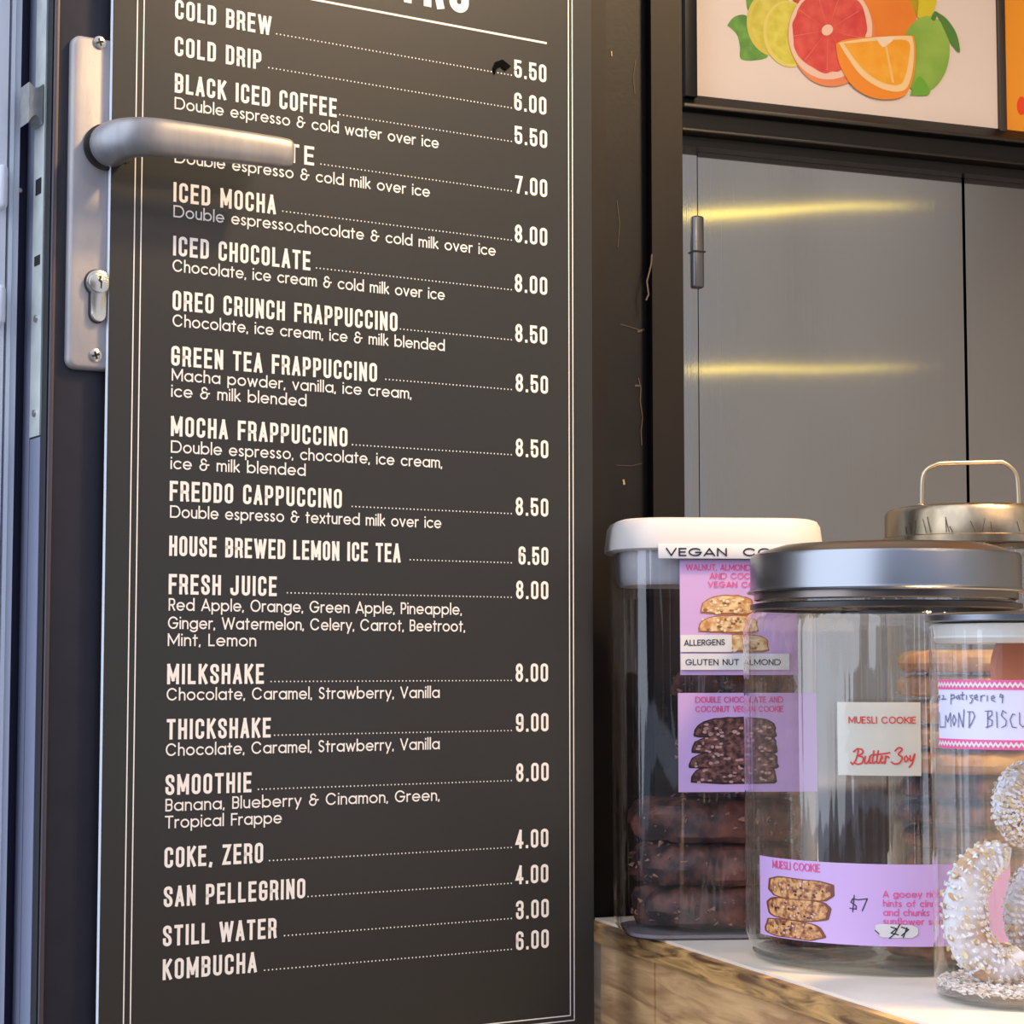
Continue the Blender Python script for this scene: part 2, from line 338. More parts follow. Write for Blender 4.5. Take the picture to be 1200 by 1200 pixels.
def small(ch):
    q = .325; X = .67
    o = lambda cx: arc(cx, X / 2, q, X / 2, 0, 360, 18)
    if ch == 'o': return [o(q)], 2 * q
    if ch == 'a': return [o(q), [(2 * q, X), (2 * q, 0)]], 2 * q
    if ch == 'd': return [o(q), [(2 * q, 1.06), (2 * q, 0)]], 2 * q
    if ch == 'b': return [o(q), [(0, 1.06), (0, 0)]], 2 * q
    if ch == 'p': return [o(q), [(0, X), (0, -.30)]], 2 * q
    if ch == 'g': return [o(q), [(2 * q, X)] + arc(q, -.03, q, .25, 0, -150)], 2 * q
    if ch == 'q': return [o(q), [(2 * q, X), (2 * q, -.3)]], 2 * q
    if ch == 'c': return [arc(q, X / 2, q, X / 2, 48, 312, 14)], 1.72 * q
    if ch == 'e': return [[(.02, X * .5), (2 * q, X * .5)] + arc(q, X / 2, q, X / 2, 0, 315, 16)], 2 * q
    if ch == 'h': return [[(0, 1.06), (0, 0)], [(0, .38)] + arc(.23, X - .24, .23, .24, 180, 0) + [(.46, 0)]], .46
    if ch == 'n': return [[(0, X), (0, 0)], [(0, .38)] + arc(.23, X - .24, .23, .24, 180, 0) + [(.46, 0)]], .46
    if ch == 'm': return [[(0, X), (0, 0)], [(0, .4)] + arc(.19, X - .2, .19, .2, 180, 0) + [(.38, 0)], [(.38, .4)] + arc(.57, X - .2, .19, .2, 180, 0) + [(.76, 0)]], .76
    if ch == 'u': return [[(0, X)] + arc(.23, .24, .23, .24, 180, 360) + [(.46, X)], [(.46, .3), (.46, 0)]], .46
    if ch == 'r': return [[(0, X), (0, 0)], [(0, .40)] + arc(.24, X - .24, .24, .24, 180, 80)], .27
    if ch == 'i': return [[(0, X), (0, 0)], [(0, .97), (0, .98)]], 0
    if ch == 'l': return [[(0, 1.06), (0, 0)]], 0
    if ch == 'k': return [[(0, 1.06), (0, 0)], [(.38, X), (.02, .28)], [(.12, .36), (.42, 0)]], .42
    if ch == 't': return [[(.13, .92), (.13, 0)], [(0, X), (.3, X)]], .30
    if ch == 'f': return [[(.12, 0)] + arc(.28, .88, .16, .16, 180, 90), [(0, X), (.28, X)]], .3
    if ch == 's': return [arc(.18, X - .17, .16, .17, 40, 180)[:] + spline([(.02, X - .17), (.10, X - .29), (.26, .27), (.36, .17)], 3) + arc(.18, .17, .18, .17, 0, -150)], .36
    if ch == 'v': return [[(0, X), (.25, 0), (.5, X)]], .5
    if ch == 'w': return [[(0, X), (.2, 0), (.4, X * .95), (.6, 0), (.8, X)]], .8
    if ch == 'x': return [[(0, X), (.44, 0)], [(.44, X), (0, 0)]], .44
    if ch == 'y': return [[(0, X), (.25, .02)], [(.5, X), (.14, -.3)]], .5
    return None
def glyph(ch, style):
    if ch == '.': return [[(0, 0), (0, .012)]], 0
    if ch == ',': return [[(.02, .02), (0, -.10)]], .03
    if ch == '&':
        k = .45 if style == 'cond' else .85
        return [[(x * k, y) for x, y in spline([(.62, .84), (.44, 1), (.2, .93), (.15, .72), (.32, .57), (.55, .55)])], [(x * k, y) for x, y in spline([(.45, .55), (.14, .46), (.02, .24), (.18, .02), (.48, .0), (.66, .2), (.66, .42), (.88, .48)])]], .88 * k
    if ch == '$': g, w_ = capital('S', .4, .25); return g + [[(.2, -.1), (.2, 1.1)]], .4
    if ch.islower(): return small(ch)
    if style == 'cond': return capital(ch, .27, .15)
    if ch in 'OCGDQ': return capital(ch, .84, .5, .42)
    if ch in 'MW': return capital(ch, .56, .5, .3)
    return capital(ch, {'E': .5, 'F': .5, 'L': .48, 'S': .46, 'I': .1, 'P': .44, 'B': .46, 'R': .46, 'T': .6, 'V': .66, 'A': .7}.get(ch, .6), .5, .3)
def strokes(paths, wd, ends=True):
    """mitred ribbons of constant width; every path gets its own thin layer"""
    out = []; split = []
    for P in paths:
        P = [p for i, p in enumerate(P) if i == 0 or math.dist(p, P[i - 1]) > 1e-6]; cur = P[:1]
        for i in range(1, len(P)):
            cur.append(P[i])
            if i < len(P) - 1:
                a, b, c = P[i - 1], P[i], P[i + 1]; u = (b[0] - a[0], b[1] - a[1]); v = (c[0] - b[0], c[1] - b[1])
                if (u[0] * v[0] + u[1] * v[1]) < -.5 * math.hypot(*u) * math.hypot(*v): split.append(cur); cur = [P[i]]
        split.append(cur)
    for li, P in enumerate(split):
        if len(P) < 2: continue
        loop = math.dist(P[0], P[-1]) < 1e-6
        if ends and not loop:
            def ext(a, b):
                l = math.dist(a, b); return (b[0] + (b[0] - a[0]) / l * wd / 2, b[1] + (b[1] - a[1]) / l * wd / 2)
            P = [ext(P[1], P[0])] + P[1:-1] + [ext(P[-2], P[-1])] if len(P) > 2 else [ext(P[1], P[0]), ext(P[0], P[1])]
        n = len(P); L = []; Rr = []
        for i in range(n):
            a = P[i - 1] if i else (P[-2] if loop else None); b = P[i + 1] if i < n - 1 else (P[1] if loop else None)
            d1 = None if a is None else ((P[i][0] - a[0]), (P[i][1] - a[1])); d2 = None if b is None else ((b[0] - P[i][0]), (b[1] - P[i][1]))
            if d1 is None: d1 = d2
            if d2 is None: d2 = d1
            l1, l2 = math.hypot(*d1), math.hypot(*d2); d1 = (d1[0] / l1, d1[1] / l1); d2 = (d2[0] / l2, d2[1] / l2)
            m = (-(d1[1] + d2[1]), d1[0] + d2[0]); lm = math.hypot(*m)
            if lm < .35: m = (-d1[1], d1[0]); k = 1
            else: m = (m[0] / lm, m[1] / lm); k = min(1 / max(.1, m[0] * -d1[1] + m[1] * d1[0]), 2.2)
            L.append((P[i][0] + m[0] * wd / 2 * k, P[i][1] + m[1] * wd / 2 * k, li)); Rr.append((P[i][0] - m[0] * wd / 2 * k, P[i][1] - m[1] * wd / 2 * k, li))
        for i in range(n - 1): out.append([L[i], Rr[i], Rr[i + 1], L[i + 1]])
    return out
def text2d(txt, x0, x1, z0, H, style='cond', sw=.16, gap=None, space=None):
    """polygons of a line of lettering fitted between x0 and x1, baseline z0, capital height H"""
    gap = gap if gap is not None else (.27 if style == 'cond' else .24); space = space if space is not None else (.36 if style == 'cond' else .52)
    paths = []; cx = 0; last = 0
    for ch in txt:
        if ch == ' ': cx += space - gap * .0; continue
        g, w_ = glyph(ch, style)
        kern = -.03 if ch in ',.' and style != 'cond' else 0
        for p in g: paths.append([(cx + kern + x, y) for x, y in p])
        last = cx + kern + w_; cx += w_ + gap + kern
    s = sw * H; k = (x1 - x0 - s) / max(last, .01) if last > .05 else H
    res = [[(x0 + s / 2 + x * k, z0 + s / 2 + y * (H - s)) for x, y in p] for p in paths]
    return strokes(res, s)
def flat(polys, fn, mb=None):
    mb = mb or MB()
    for p in polys: mb.poly([fn(*q) for q in p])
    return mb
def columns(pts, n=24):
    xs = [p[0] for p in pts]; a, b = min(xs) + 1e-7, max(xs) - 1e-7; out = []; prev = None
    for i in range(n + 1):
        x = a + (b - a) * (1 - math.cos(math.pi * i / n)) / 2; zz = []
        for k in range(len(pts)):
            (x0, z0), (x1, z1) = pts[k], pts[(k + 1) % len(pts)]
            if (x0 - x) * (x1 - x) <= 0 and x0 != x1: zz.append(z0 + (z1 - z0) * (x - x0) / (x1 - x0))
        if not zz: continue
        cur = ((x, min(zz)), (x, max(zz)))
        if prev: out.append([prev[0], cur[0], cur[1], prev[1]])
        prev = cur
    return out
def blob(cx, cz, rx, rz, n=22, j=.12, rr=None, e=1.0):
    rr = rr or R; cp = lambda v: math.copysign(abs(v) ** e, v); ph = [rr.uniform(0, 6.28) for _ in range(4)]
    return [(cx + rx * cp(math.cos(a)) * (1 + j * (math.sin(3 * a + ph[0]) * .5 + math.sin(5 * a + ph[1]) * .35 + math.sin(9 * a + ph[2]) * .3)),
             cz + rz * cp(math.sin(a)) * (1 + j * (math.sin(2 * a + ph[3]) * .4 + math.sin(7 * a + ph[0]) * .4))) for a in [2 * math.pi * k / n for k in range(n)]]

# ================================================================== SETTING
HC = EYE - 0.218                                   # counter height
# counter edge line measured at its top arris
e0 = on_level(697, 1079, HC); e1 = on_level(860, 1131, HC)
ed = (e1 - e0); ed.z = 0; ed.normalize()
print('edge dir', math.degrees(math.atan2(ed.y, ed.x)), 'room normal', math.degrees(math.atan2(-math.cos(math.radians(21)), math.sin(math.radians(21)))))
for n_, p_ in (('e0', e0), ('e1', e1)): print(n_, p_)

FY = 0.95                                          # cool-room front behind the wall post (RM local y)
def rx(px, py, y): return RM.hit(px, py, y)[0]
def rz(px, py, y): return RM.hit(px, py, y)[1]
gm = mat('street_paving', srgb(96, 96, 98), 0.7, col2=srgb(116, 114, 112), scale=6)
solo('floor', MB().box(-4, 5, -6, 4, -0.05, 0), gm, Frame((0, 0, 0), 0), kind='structure')
wm = mat('interior_wall_paint', srgb(206, 190, 168), 0.7, col2=srgb(196, 180, 158), scale=3)
solo('wall_back', MB().box(-1.2, 2.4, FY + 0.62, FY + 0.7, 0, 2.8), wm, RM, kind='structure')
solo('wall_right', MB().box(2.4, 2.5, -3.2, FY + 0.7, 0, 4.2), wm, RM, kind='structure')
solo('ceiling', MB().box(0.1, 2.4, -1.2, FY + 0.7, 2.8, 2.88), mat('ceiling_paint', srgb(150, 140, 128), 0.8, col2=srgb(140, 132, 122), scale=4), RM, kind='structure')
# the other side of the street, mirrored in glass and metal
fac = mat('street_facade', srgb(86, 84, 88), 0.8, col2=srgb(120, 112, 108), scale=2)
for i, (x0, x1, h) in enumerate(((-9, -3.2, 3.4), (-2.2, 1.2, 5.5), (2.0, 9, 4.2))):
    b_ = thing('street_building', ['low rendered building across the street, left of the gap', 'tall rendered building across the street in the middle', 'rendered building across the street, at the right'][i], 'building', Frame((0, 0, 0), 0), (0, -9, 0))
    part('facade', MB().box(x0, x1, -11, -9, 0, h), fac, b_)
    for k in range(3):
        xx = x0 + (x1 - x0) * (k + .5) / 3
        part('window', MB().box(xx - .4, xx + .4, -9.02, -8.96, 1.2, 2.6), M['black'], b_)

# ---- wall post (named structure)
XB0 = rx(690, 779, 0) - 0.10; XB1 = rx(714, 779, 0); XR1 = rx(760, 779, 0.012); XF1 = rx(803.5, 779, 0)
post = solo('trim_1', MB().box(XB0, XB1 - .001, 0, .09, 0, 2.8), M['post'], RM, kind='structure')
solo('trim_2', MB().box(XB1, XR1, 0.012, .09, 0, 2.8), M['scuffpost'], RM, kind='structure')
solo('trim_3', MB().box(XR1, XF1, 0, .09, 0, 2.8), M['post'], RM, kind='structure')
# scratches on the post
scr = MB(); 
def scratch(mb, pts, y, wpx):
    P = [RM.hit(a, b, y) for a, b in pts]
    for p in strokes([P], wpx * .0006, False): mb.poly([(x, y - .0003, z) for x, z, l_ in p])
tp = thing('post_scratches', 'pale chips and scratches on the dark brown post beside the menu board', 'scratches', RM, (XR1, 0.0115, HC))
for nm, pts_, y_, w_, m_ in (('long_scratch', [(764, 298), (763, 310), (758, 330), (760, 345), (757, 352)], -.0003, 2.4, 'scratch'), ('long_scratch', [(723, 235), (726, 262), (724, 290)], .0115, .8, 'scratch'),
        ('scuff', [(748, 443), (751, 455), (750, 470), (753, 490), (751, 505), (752, 522)], .0115, 1.6, 'scratch'), ('scuff', [(727, 380), (738, 383), (750, 387)], .0115, 1.0, 'scratch'), ('scuff', [(747, 389), (755, 386)], .0115, 3.2, 'scratch'),
        ('scuff', [(744, 452), (751, 452)], .0115, 3, 'scratch'), ('scuff', [(722, 545), (740, 546), (752, 543)], .0115, .8, 'scratch'), ('scuff', [(745, 70), (742, 90), (744, 110)], .0115, .8, 'scratch'),
        ('paint_chip', [(730.5, 562), (731.5, 568)], .0115, 3, 'scratch2'), ('paint_chip', [(716.5, 60), (716.8, 66)], .0115, 1.6, 'scratch2')):
    a = MB(); scratch(a, pts_, y_, w_); part(nm, a, M[m_], tp)

# ---- stainless cool room doors
fz1 = rz(816, 172, FY)
fd = thing('cool_room', 'brushed stainless steel cool room front with tall flush doors behind the jars', 'cool room', RM, (rx(960, 779, FY), FY, 0))
xl0, xl1 = rx(803, 400, FY) - .12, rx(816.5, 400, FY); xd0, xd1 = rx(819, 400, FY), rx(1129.5, 380, FY); xe0 = rx(1133, 380, FY)
part('side_stile', MB().box(xl0, xl1, FY - .004, FY + .029, 0, fz1 + .004), M['steel'], fd)
part('body', MB().box(xl0, xe0 + .8, FY + .03, FY + .6, 0.01, min(fz1 + .9, 2.78)), M['black'], fd)
part('door', MB().box(xd0, xd1, FY, FY + .03, .08, fz1 + .004), M['steel'], fd)
d2 = part('door', MB().box(xe0, xe0 + .46, FY, FY + .03, .08, fz1 + .004), M['steel'], fd)
hx0, hz0 = RM.hit(813, 337, FY - .01); hx1, hz1 = RM.hit(825, 253, FY - .01)
h = MB().box(hx0, hx1, FY - .012, FY + .002, hz0, hz1, .004, 3); 
hg = part('hinge', h, M['steeldark'], fd)
part('hinge_joint', MB().box(hx0 - .001, hx1 + .001, FY - .0135, FY, (hz0 + hz1) / 2 - .001, (hz0 + hz1) / 2 + .001), M['black'], hg)

# ---- header with light-box posters above the doors
HY = FY - 0.02
hd = thing('header_beam', 'black stepped header beam running above the steel doors', 'beam', RM, (rx(960, 150, HY), HY, rz(816, 172, HY)))
zs = [rz(813, v, HY) for v in (113, 131, 135, 158, 161, 173)]
xh0, xh1 = rx(803.5, 150, HY) - .02, rx(1200, 200, HY) + .5
prof = [(HY + .019, zs[0] + .002), (HY - .006, zs[0]), (HY - .03, zs[1]), (HY - .036, zs[1] - .001), (HY - .036, zs[2]), (HY - .022, zs[2] - .003), (HY - .020, zs[3]), (HY - .03, zs[3] - .001), (HY - .03, zs[4]), (HY - .01, zs[4] - .002), (HY - .008, zs[5]), (HY + .019, zs[5])]
part('beam', MB().loft([[(x, y, z) for y, z in prof] for x in (xh0, xh1)], smooth=False), M['bulk'], hd)
part('ledge', MB().box(xh0, xh1, HY - .039, HY - .030, zs[2] - .0005, zs[1] + .0005, .001), mat('ledge_satin', srgb(46, 39, 34), .35, .2), hd)
part('ledge', MB().box(xh0, xh1, HY - .032, HY - .022, zs[4], zs[3], .0005), mat('ledge_dark', srgb(38, 33, 30), .35, .3), hd)
pz0 = rz(815, 112, HY - .004); PY = HY - .004
px0, px1 = rx(814.5, 60, PY), rx(1168.5, 100, PY); qx0 = rx(1177, 100, PY)
ps = thing('fruit_poster', 'cream poster of citrus fruit set in the frame above the steel doors', 'poster', RM, ((px0 + px1) / 2, PY, pz0))
part('sheet', MB().box(px0, px1, PY, PY + .004, pz0, pz0 + .5), mat('cream_poster_paper', srgb(216, 204, 200), .35), ps)
op = thing('orange_poster', 'plain orange poster at the far right above the doors', 'poster', RM, (qx0 + .1, PY, pz0))
part('sheet', MB().box(qx0, qx0 + .3, PY, PY + .004, pz0 - .06, pz0 + .5), mat('orange_poster_paper', srgb(230, 152, 44), .35), op)
part('red_spot', MB().poly([(x, PY - .0004, z) for x, z in [RM.hit(1191.5 + 5.5 * (1 + math.cos(t)), 124 + 11 * math.sin(t), PY) for t in [k * math.pi / 8 for k in range(16)]]]), mat('red_spot_ink', srgb(226, 70, 30), .5), op)
pf = thing('poster_frame', 'narrow dark metal frame bars around the citrus fruit poster', 'frame', RM, (px0, PY, pz0))
part('left_bar', MB().box(rx(803.5, 60, PY) - .01, rx(810, 60, PY), PY - .02, PY + .02, pz0 - .008, pz0 + .5, .001), M['bulk'], pf)
part('chrome_strip', MB().box(rx(810, 60, PY), px0, PY - .006, PY + .01, pz0 - .004, pz0 + .5, .001), M['chrome'], pf, 'pale chrome strip')
part('divider', MB().box(px1, qx0, PY - .006, PY + .02, pz0 - .05, pz0 + .5, .001), mat('divider_metal', srgb(72, 64, 60), .35, .5), pf)

fl = [0]
def pr(name, pts, col, layer, rough=.45, col2=None, scale=60, sp=True):
    P = spline(pts + [pts[0]], 4)[:-1] if sp else pts
    P = [RM.hit(a, b, PY) for a, b in P]
    dk = lambda c: None if c is None else tuple(v * .8 for v in c[:3]) + (1,)
    m_ = col if not isinstance(col, tuple) else mat('print_' + name, dk(col), rough, col2=dk(col2), scale=scale)
    return part(name, MB().poly([(x, PY - .0003 * layer, z) for x, z in P]), m_, ps)
def ell(cx, cy, a, b_, ang=0, n=20):
    t = math.radians(ang); return [(cx + a * math.cos(u) * math.cos(t) - b_ * math.sin(u) * math.sin(t), cy + a * math.cos(u) * math.sin(t) + b_ * math.sin(u) * math.cos(t)) for u in [2 * math.pi * k / n for k in range(n)]]
GREEN = srgb(112, 172, 66); G2 = srgb(78, 138, 54)
pr('leaf_print', [(852, 30), (860, 20), (874, 18), (882, 32), (886, 52), (900, 66), (884, 71), (868, 69), (867, 55), (863, 40)], GREEN, 1, col2=G2)
pr('leaf_print', [(874, -8), (893, -5), (890, 4), (880, 16), (875, 8)], GREEN, 1, col2=G2)
pr('lemon_print', ell(905, 28, 30, 38, -8), srgb(222, 206, 84), 2)
pr('lemon_flesh_print', ell(906, 28, 26, 34, -8), srgb(206, 196, 62), 3, col2=srgb(226, 216, 96))
pr('lemon_print', ell(924, 40, 30, 39, -8), srgb(234, 220, 110), 4)
pr('lemon_flesh_print', ell(925, 39, 27, 36, -8), srgb(212, 202, 60), 5, col2=srgb(230, 222, 96))
pr('orange_print', ell(1040, 5, 36, 46), srgb(246, 150, 44), 5, col2=srgb(236, 128, 40), scale=8)
pr('yellow_print', ell(1082, -10, 16, 34), srgb(222, 206, 40), 5)
pr('red_print', ell(938, -2, 10, 6), srgb(214, 60, 30), 5)
pr('lime_print', ell(1083, 64, 29, 45, 8), srgb(158, 196, 86), 6, col2=srgb(116, 166, 62), scale=10)
pr('lime_leaf_print', [(1096, 14), (1108, 22), (1120, 40), (1124, 62), (1114, 52), (1106, 36)], G2, 7, col2=srgb(90, 140, 60))
pr('lime_stalk_print', [(1090, 22), (1094, 14), (1098, 16), (1094, 25)], G2, 7)
pr('leaf_print', [(1066, 112), (1076, 90), (1088, 104), (1086, 112)], srgb(112, 176, 56), 7)
pr('grapefruit_rind_print', ell(976, 46, 49, 56, 10), srgb(242, 150, 96), 8, col2=srgb(236, 128, 84), scale=8)
pr('grapefruit_pith_print', ell(972, 38, 49, 56, 10), srgb(246, 208, 190), 9)
pr('grapefruit_flesh_print', [(x + R.uniform(-1.3, 1.3), y + R.uniform(-1.3, 1.3)) for x, y in ell(971, 36, 43, 50, 10, 34)], srgb(214, 60, 62), 10, col2=srgb(232, 92, 82), scale=50)
for k in range(9):
    t = k * 2 * math.pi / 9 + .2; x1_, y1_ = 969 + 41 * math.cos(t), 36 + 47 * math.sin(t)
    pr('membrane_print', [(969, 36), (x1_ - .5 * math.sin(t), y1_ + .5 * math.cos(t)), (x1_ + .5 * math.sin(t), y1_ - .5 * math.cos(t))], srgb(236, 120, 108), 11, sp=False)
pr('core_print', ell(968, 36, 7, 6, -40), srgb(248, 208, 190), 12)
pr('wedge_rind_print', [(978, 52), (982, 76), (998, 102), (1024, 116), (1054, 115), (1066, 100), (1071, 74), (1070, 47), (1062, 42), (1020, 44), (990, 47)], srgb(246, 148, 40), 13)
pr('wedge_pith_print', [(981, 51), (990, 66), (1008, 90), (1032, 105), (1054, 108), (1064, 98), (1069, 72), (1068, 47), (1060, 43), (1020, 45)], srgb(250, 216, 160), 14)
pr('wedge_flesh_print', [(987, 52), (998, 68), (1014, 86), (1034, 98), (1052, 100), (1059, 90), (1063, 70), (1063, 50), (1040, 48)], srgb(246, 164, 24), 15, col2=srgb(250, 182, 60), scale=40)
pr('wedge_pith_print', [(1024, 45), (1046, 44), (1040, 52), (1032, 56)], srgb(250, 226, 200), 16)
pr('membrane_print', [(1035, 54), (1037, 54), (1046, 98), (1043, 98)], srgb(250, 204, 120), 16, sp=False)

# ---- counter
E0 = RM.loc(e0); E1 = RM.loc(e1)
print('edge in RM', E0, E1)
def edge_x(y): return E0.x + (E1.x - E0.x) * (y - E0.y) / (E1.y - E0.y)
YF, YB = -1.1, 0.30
ct = thing('counter', 'timber counter with pale top carrying the cookie jars', 'counter', RM, (edge_x(-.3) + .3, -.3, 0))
T = .018
def prism(pts, z0, z1): return MB().loft([[(x, y, z0) for x, y in pts], [(x, y, z1) for x, y in pts]], smooth=False)
ys = -0.001
part('slab', prism([(edge_x(YF), YF), (edge_x(YF) + 1.4, YF), (edge_x(YF) + 1.4, YB), (XF1 + .004, YB), (XF1 + .004, ys), (edge_x(ys), ys)], HC - T, HC - .0022), M['woodedge'], ct)
ins = .0075
part('worktop_surface', prism([(edge_x(YF) + ins, YF + .01), (edge_x(YF) + 1.39, YF + .01), (edge_x(YF) + 1.39, YB - .01), (XF1 + .008, YB - .01), (XF1 + .008, ys - .004), (edge_x(ys) + ins, ys - .004)], HC - .0024, HC), M['counter'], ct)
# front boards below the slab; the joint between two boards is measured
pj = on_level(828, 1140, HC - .03); YJ = RM.loc(pj).y
ycuts = [YF, YJ - .34, YJ, YJ + .115, ys]
for i in range(len(ycuts) - 1):
    y0, y1 = ycuts[i] + .0006, ycuts[i + 1] - .0006
    o = .004 + (i % 2) * .0012
    part('board', prism([(edge_x(y0) + o, y0), (edge_x(y0) + o + .02, y0), (edge_x(y1) + o + .02, y1), (edge_x(y1) + o, y1)], 0.02, HC - T - .0004), [M['wood'], M['wood'], M['wood'], M['wood2']][i], ct)
part('carcass', prism([(edge_x(YF) + .03, YF + .01), (edge_x(YF) + 1.38, YF + .01), (edge_x(YF) + 1.38, YB - .02), (XF1 + .02, YB - .02), (XF1 + .02, ys - .004), (edge_x(ys) + .03, ys - .004)], 0.0, HC - T - .0005), M['wood2'], ct)

# ================================================================== DOOR LEAF
DY = .014                                          # door face behind the board front
dx0 = D.hit(56.5, 600, DY)[0]; dxe = D.hit(690, 600, DY)[0]
leaf = solo('door_1', MB().box(dx0, dxe, DY, DY + .045, 0.02, 2.6, .0015), M['door'], D, kind='structure')
# narrow rebate lip with bright arris along the door's free edge
part('edge_bead', MB().box(dx0 - .001, dx0 + .0022, DY - .0015, DY + .002, 0.02, 2.6, .0006), mat('worn_arris', srgb(70, 62, 70), .4, .1), leaf)
part('edge_channel', MB().box(dx0 - .0012, dx0 + .0002, DY + .004, DY + .012, 0.02, 2.6), M['black'], leaf)
def edge_z(py, ly=DY + .02):                       # height on the door's edge face
    o = D.i @ C0; d = D.i.to_3x3() @ ray(44, py); return (o + d * ((dx0 - o.x) / d.x)).z
def edge_y(px, py):
    o = D.i @ C0; d = D.i.to_3x3() @ ray(px, py); return (o + d * ((dx0 - .001 - o.x) / d.x)).y
ya, yb = edge_y(50.0, 300), edge_y(38.3, 300)
yc = edge_y(30, 300)
print('edge strip y', ya, yb, yc, 'door', DY, DY + .045)
part('edge_profile', MB().box(dx0 - .0008, dx0, yb + .001, max(yc, yb + .006), 0.02, 2.6), M['edgealu'], leaf)
part('edge_profile', MB().box(dx0 - .0006, dx0, ya, yb, 0.02, edge_z(513)), M['edgealu'], leaf)
ls = thing('lock_strip', 'pale metal lock strip with latch set in the door edge', 'lock', D, (dx0, (ya + yb) / 2, edge_z(511)))
part('strip', MB().box(dx0 - .0012, dx0, ya, yb, edge_z(511), 2.4), M['steelplate'], ls)
zt, zb = edge_z(106), edge_z(152)
# latch bolt with scooped top and bottom
n = 10; pts = []
xo = dx0 - .0125
for k in range(n + 1):
    t = k / n; pts.append((dx0 - .002 + (xo - dx0 + .002) * t, zt - .0035 * math.sin(math.pi * t)))
for k in range(n + 1):
    t = k / n; pts.append((xo + (dx0 - .002 - xo) * t, zb + .006 * math.sin(math.pi * t)))
part('latch_bolt', MB().loft([[(x, y, z) for x, z in pts] for y in (ya + .002, yb - .001)], smooth=False), mat('latch_metal', srgb(176, 176, 172), .35, .35, col2=srgb(156, 156, 154), scale=80), ls)
for (a_, b_) in ((212, 230), (301, 312)):
    part('slot', MB().box(dx0 - .0018, dx0 - .0010, ya + .005, yb - .006, edge_z(b_), edge_z(a_)), M['black'], ls)
for v in (374, 484):
    s_ = MB(); yy = (ya + yb) / 2; zz = edge_z(v)
    s_.loft([[(x, yy + r * math.cos(t), zz + r * math.sin(t)) for t in [k * math.pi / 6 for k in range(12)]] for x, r in ((dx0 - .001, .003), (dx0 - .0025, .0026))])
    part('screw', s_, M['nickel'], ls)

# lever handle set on its back plate
def dh(px, py, y): x, z = D.hit(px, py, y); return x, z
PB = DY - .0075                                     # front of the back plate
x0, z1 = dh(85.5, 39, PB); _, z0 = dh(85, 431, PB); xc, _ = dh(115, 332, PB)
x1 = 2 * xc - x0
hp = thing('door_handle', 'worn satin aluminium lever handle with long back plate on the dark door', 'handle', D, (xc, PB, z0))
ppts = []
def rrect(x0, x1, z0, z1, r, n=6):
    o = []
    for cx, cz, a0 in ((x1 - r, z1 - r, 0), (x0 + r, z1 - r, 90), (x0 + r, z0 + r, 180), (x1 - r, z0 + r, 270)):
        o += [(cx + r * math.cos(math.radians(a0 + 90 * k / n)), cz + r * math.sin(math.radians(a0 + 90 * k / n))) for k in range(n + 1)]
    return o
rg = []
for y, ins_ in ((DY - .0002, 0), (PB + .003, 0), (PB + .0008, .0012), (PB, .003)):
    rg.append([(x, y, z) for x, z in rrect(x0 + ins_, x1 - ins_, z0 + ins_, z1 - ins_, .007 - ins_ * .7)])
part('back_plate', MB().loft(rg), M['plate'], hp)
rc, rcz = dh(124, 173, PB)
def ring_y(cx, cz, r, y, n=28): return [(cx + r * math.cos(2 * math.pi * k / n), y, cz + r * math.sin(2 * math.pi * k / n)) for k in range(n)]
part('collar', MB().loft([ring_y(rc, rcz, .0170, PB + .001), ring_y(rc, rcz, .0170, PB - .002), ring_y(rc, rcz, .0155, PB - .003)]), M['rubber'], hp, 'dark ring around the lever neck')
# lever: neck grows out of the plate, bends 90 degrees and runs along the board
LY = PB - .050
tx, tz = dh(345, 180, LY)
lx, lz = rc, rcz
sec = []   # centre (x,y,z), tangent direction angle (0 = outwards, 90 = along +x), half thickness across, half height
path = [((lx, PB - .001), 0, .0160, .0164, 0), ((lx, PB - .014), 0, .0155, .0162, 0), ((lx + .001, PB - .026), 8, .0135, .0155, 0), ((lx + .0045, PB - .036), 30, .0115, .0145, .1),
        ((lx + .012, PB - .043), 60, .0095, .0140, .3), ((lx + .024, LY + .004), 80, .0075, .0138, .5), ((lx + .040, LY + .003), 88, .0065, .0132, .6), ((lx + .07, LY + .002), 90, .0064, .0125, .6),
        ((tx - .03, LY + .002), 90, .0062, .0118, .6), ((tx - .006, LY + .003), 90, .0060, .0115, .6), ((tx - .0015, LY + .003), 90, .0055, .0105, .6), ((tx, LY + .003), 90, .0042, .0085, .6)]
rings = []
total = tx - lx
for (cx, cy), ang, hy, hz, sq in path:
    t = math.radians(ang); ring = []
    drop = (tz - lz) * max(0, min(1, (cx - lx) / total))
    for k in range(32):
        u = 2 * math.pi * k / 32; e = 1 - .45 * sq
        c_, s_ = math.cos(u), math.sin(u)
        a_ = math.copysign(abs(c_) ** e, c_) * hy; b_ = math.copysign(abs(s_) ** e, s_) * hz
        # across vector: perpendicular to tangent in the xy plane
        ring.append((cx + a_ * math.cos(t), cy + a_ * math.sin(t) * 1.0, lz + drop + b_))
    rings.append(ring)
lever = MB().loft(rings)
lo = part('lever', lever, M['satin'], hp)
mod = lo.modifiers.new('s', 'SUBSURF'); mod.levels = 1; mod.render_levels = 1
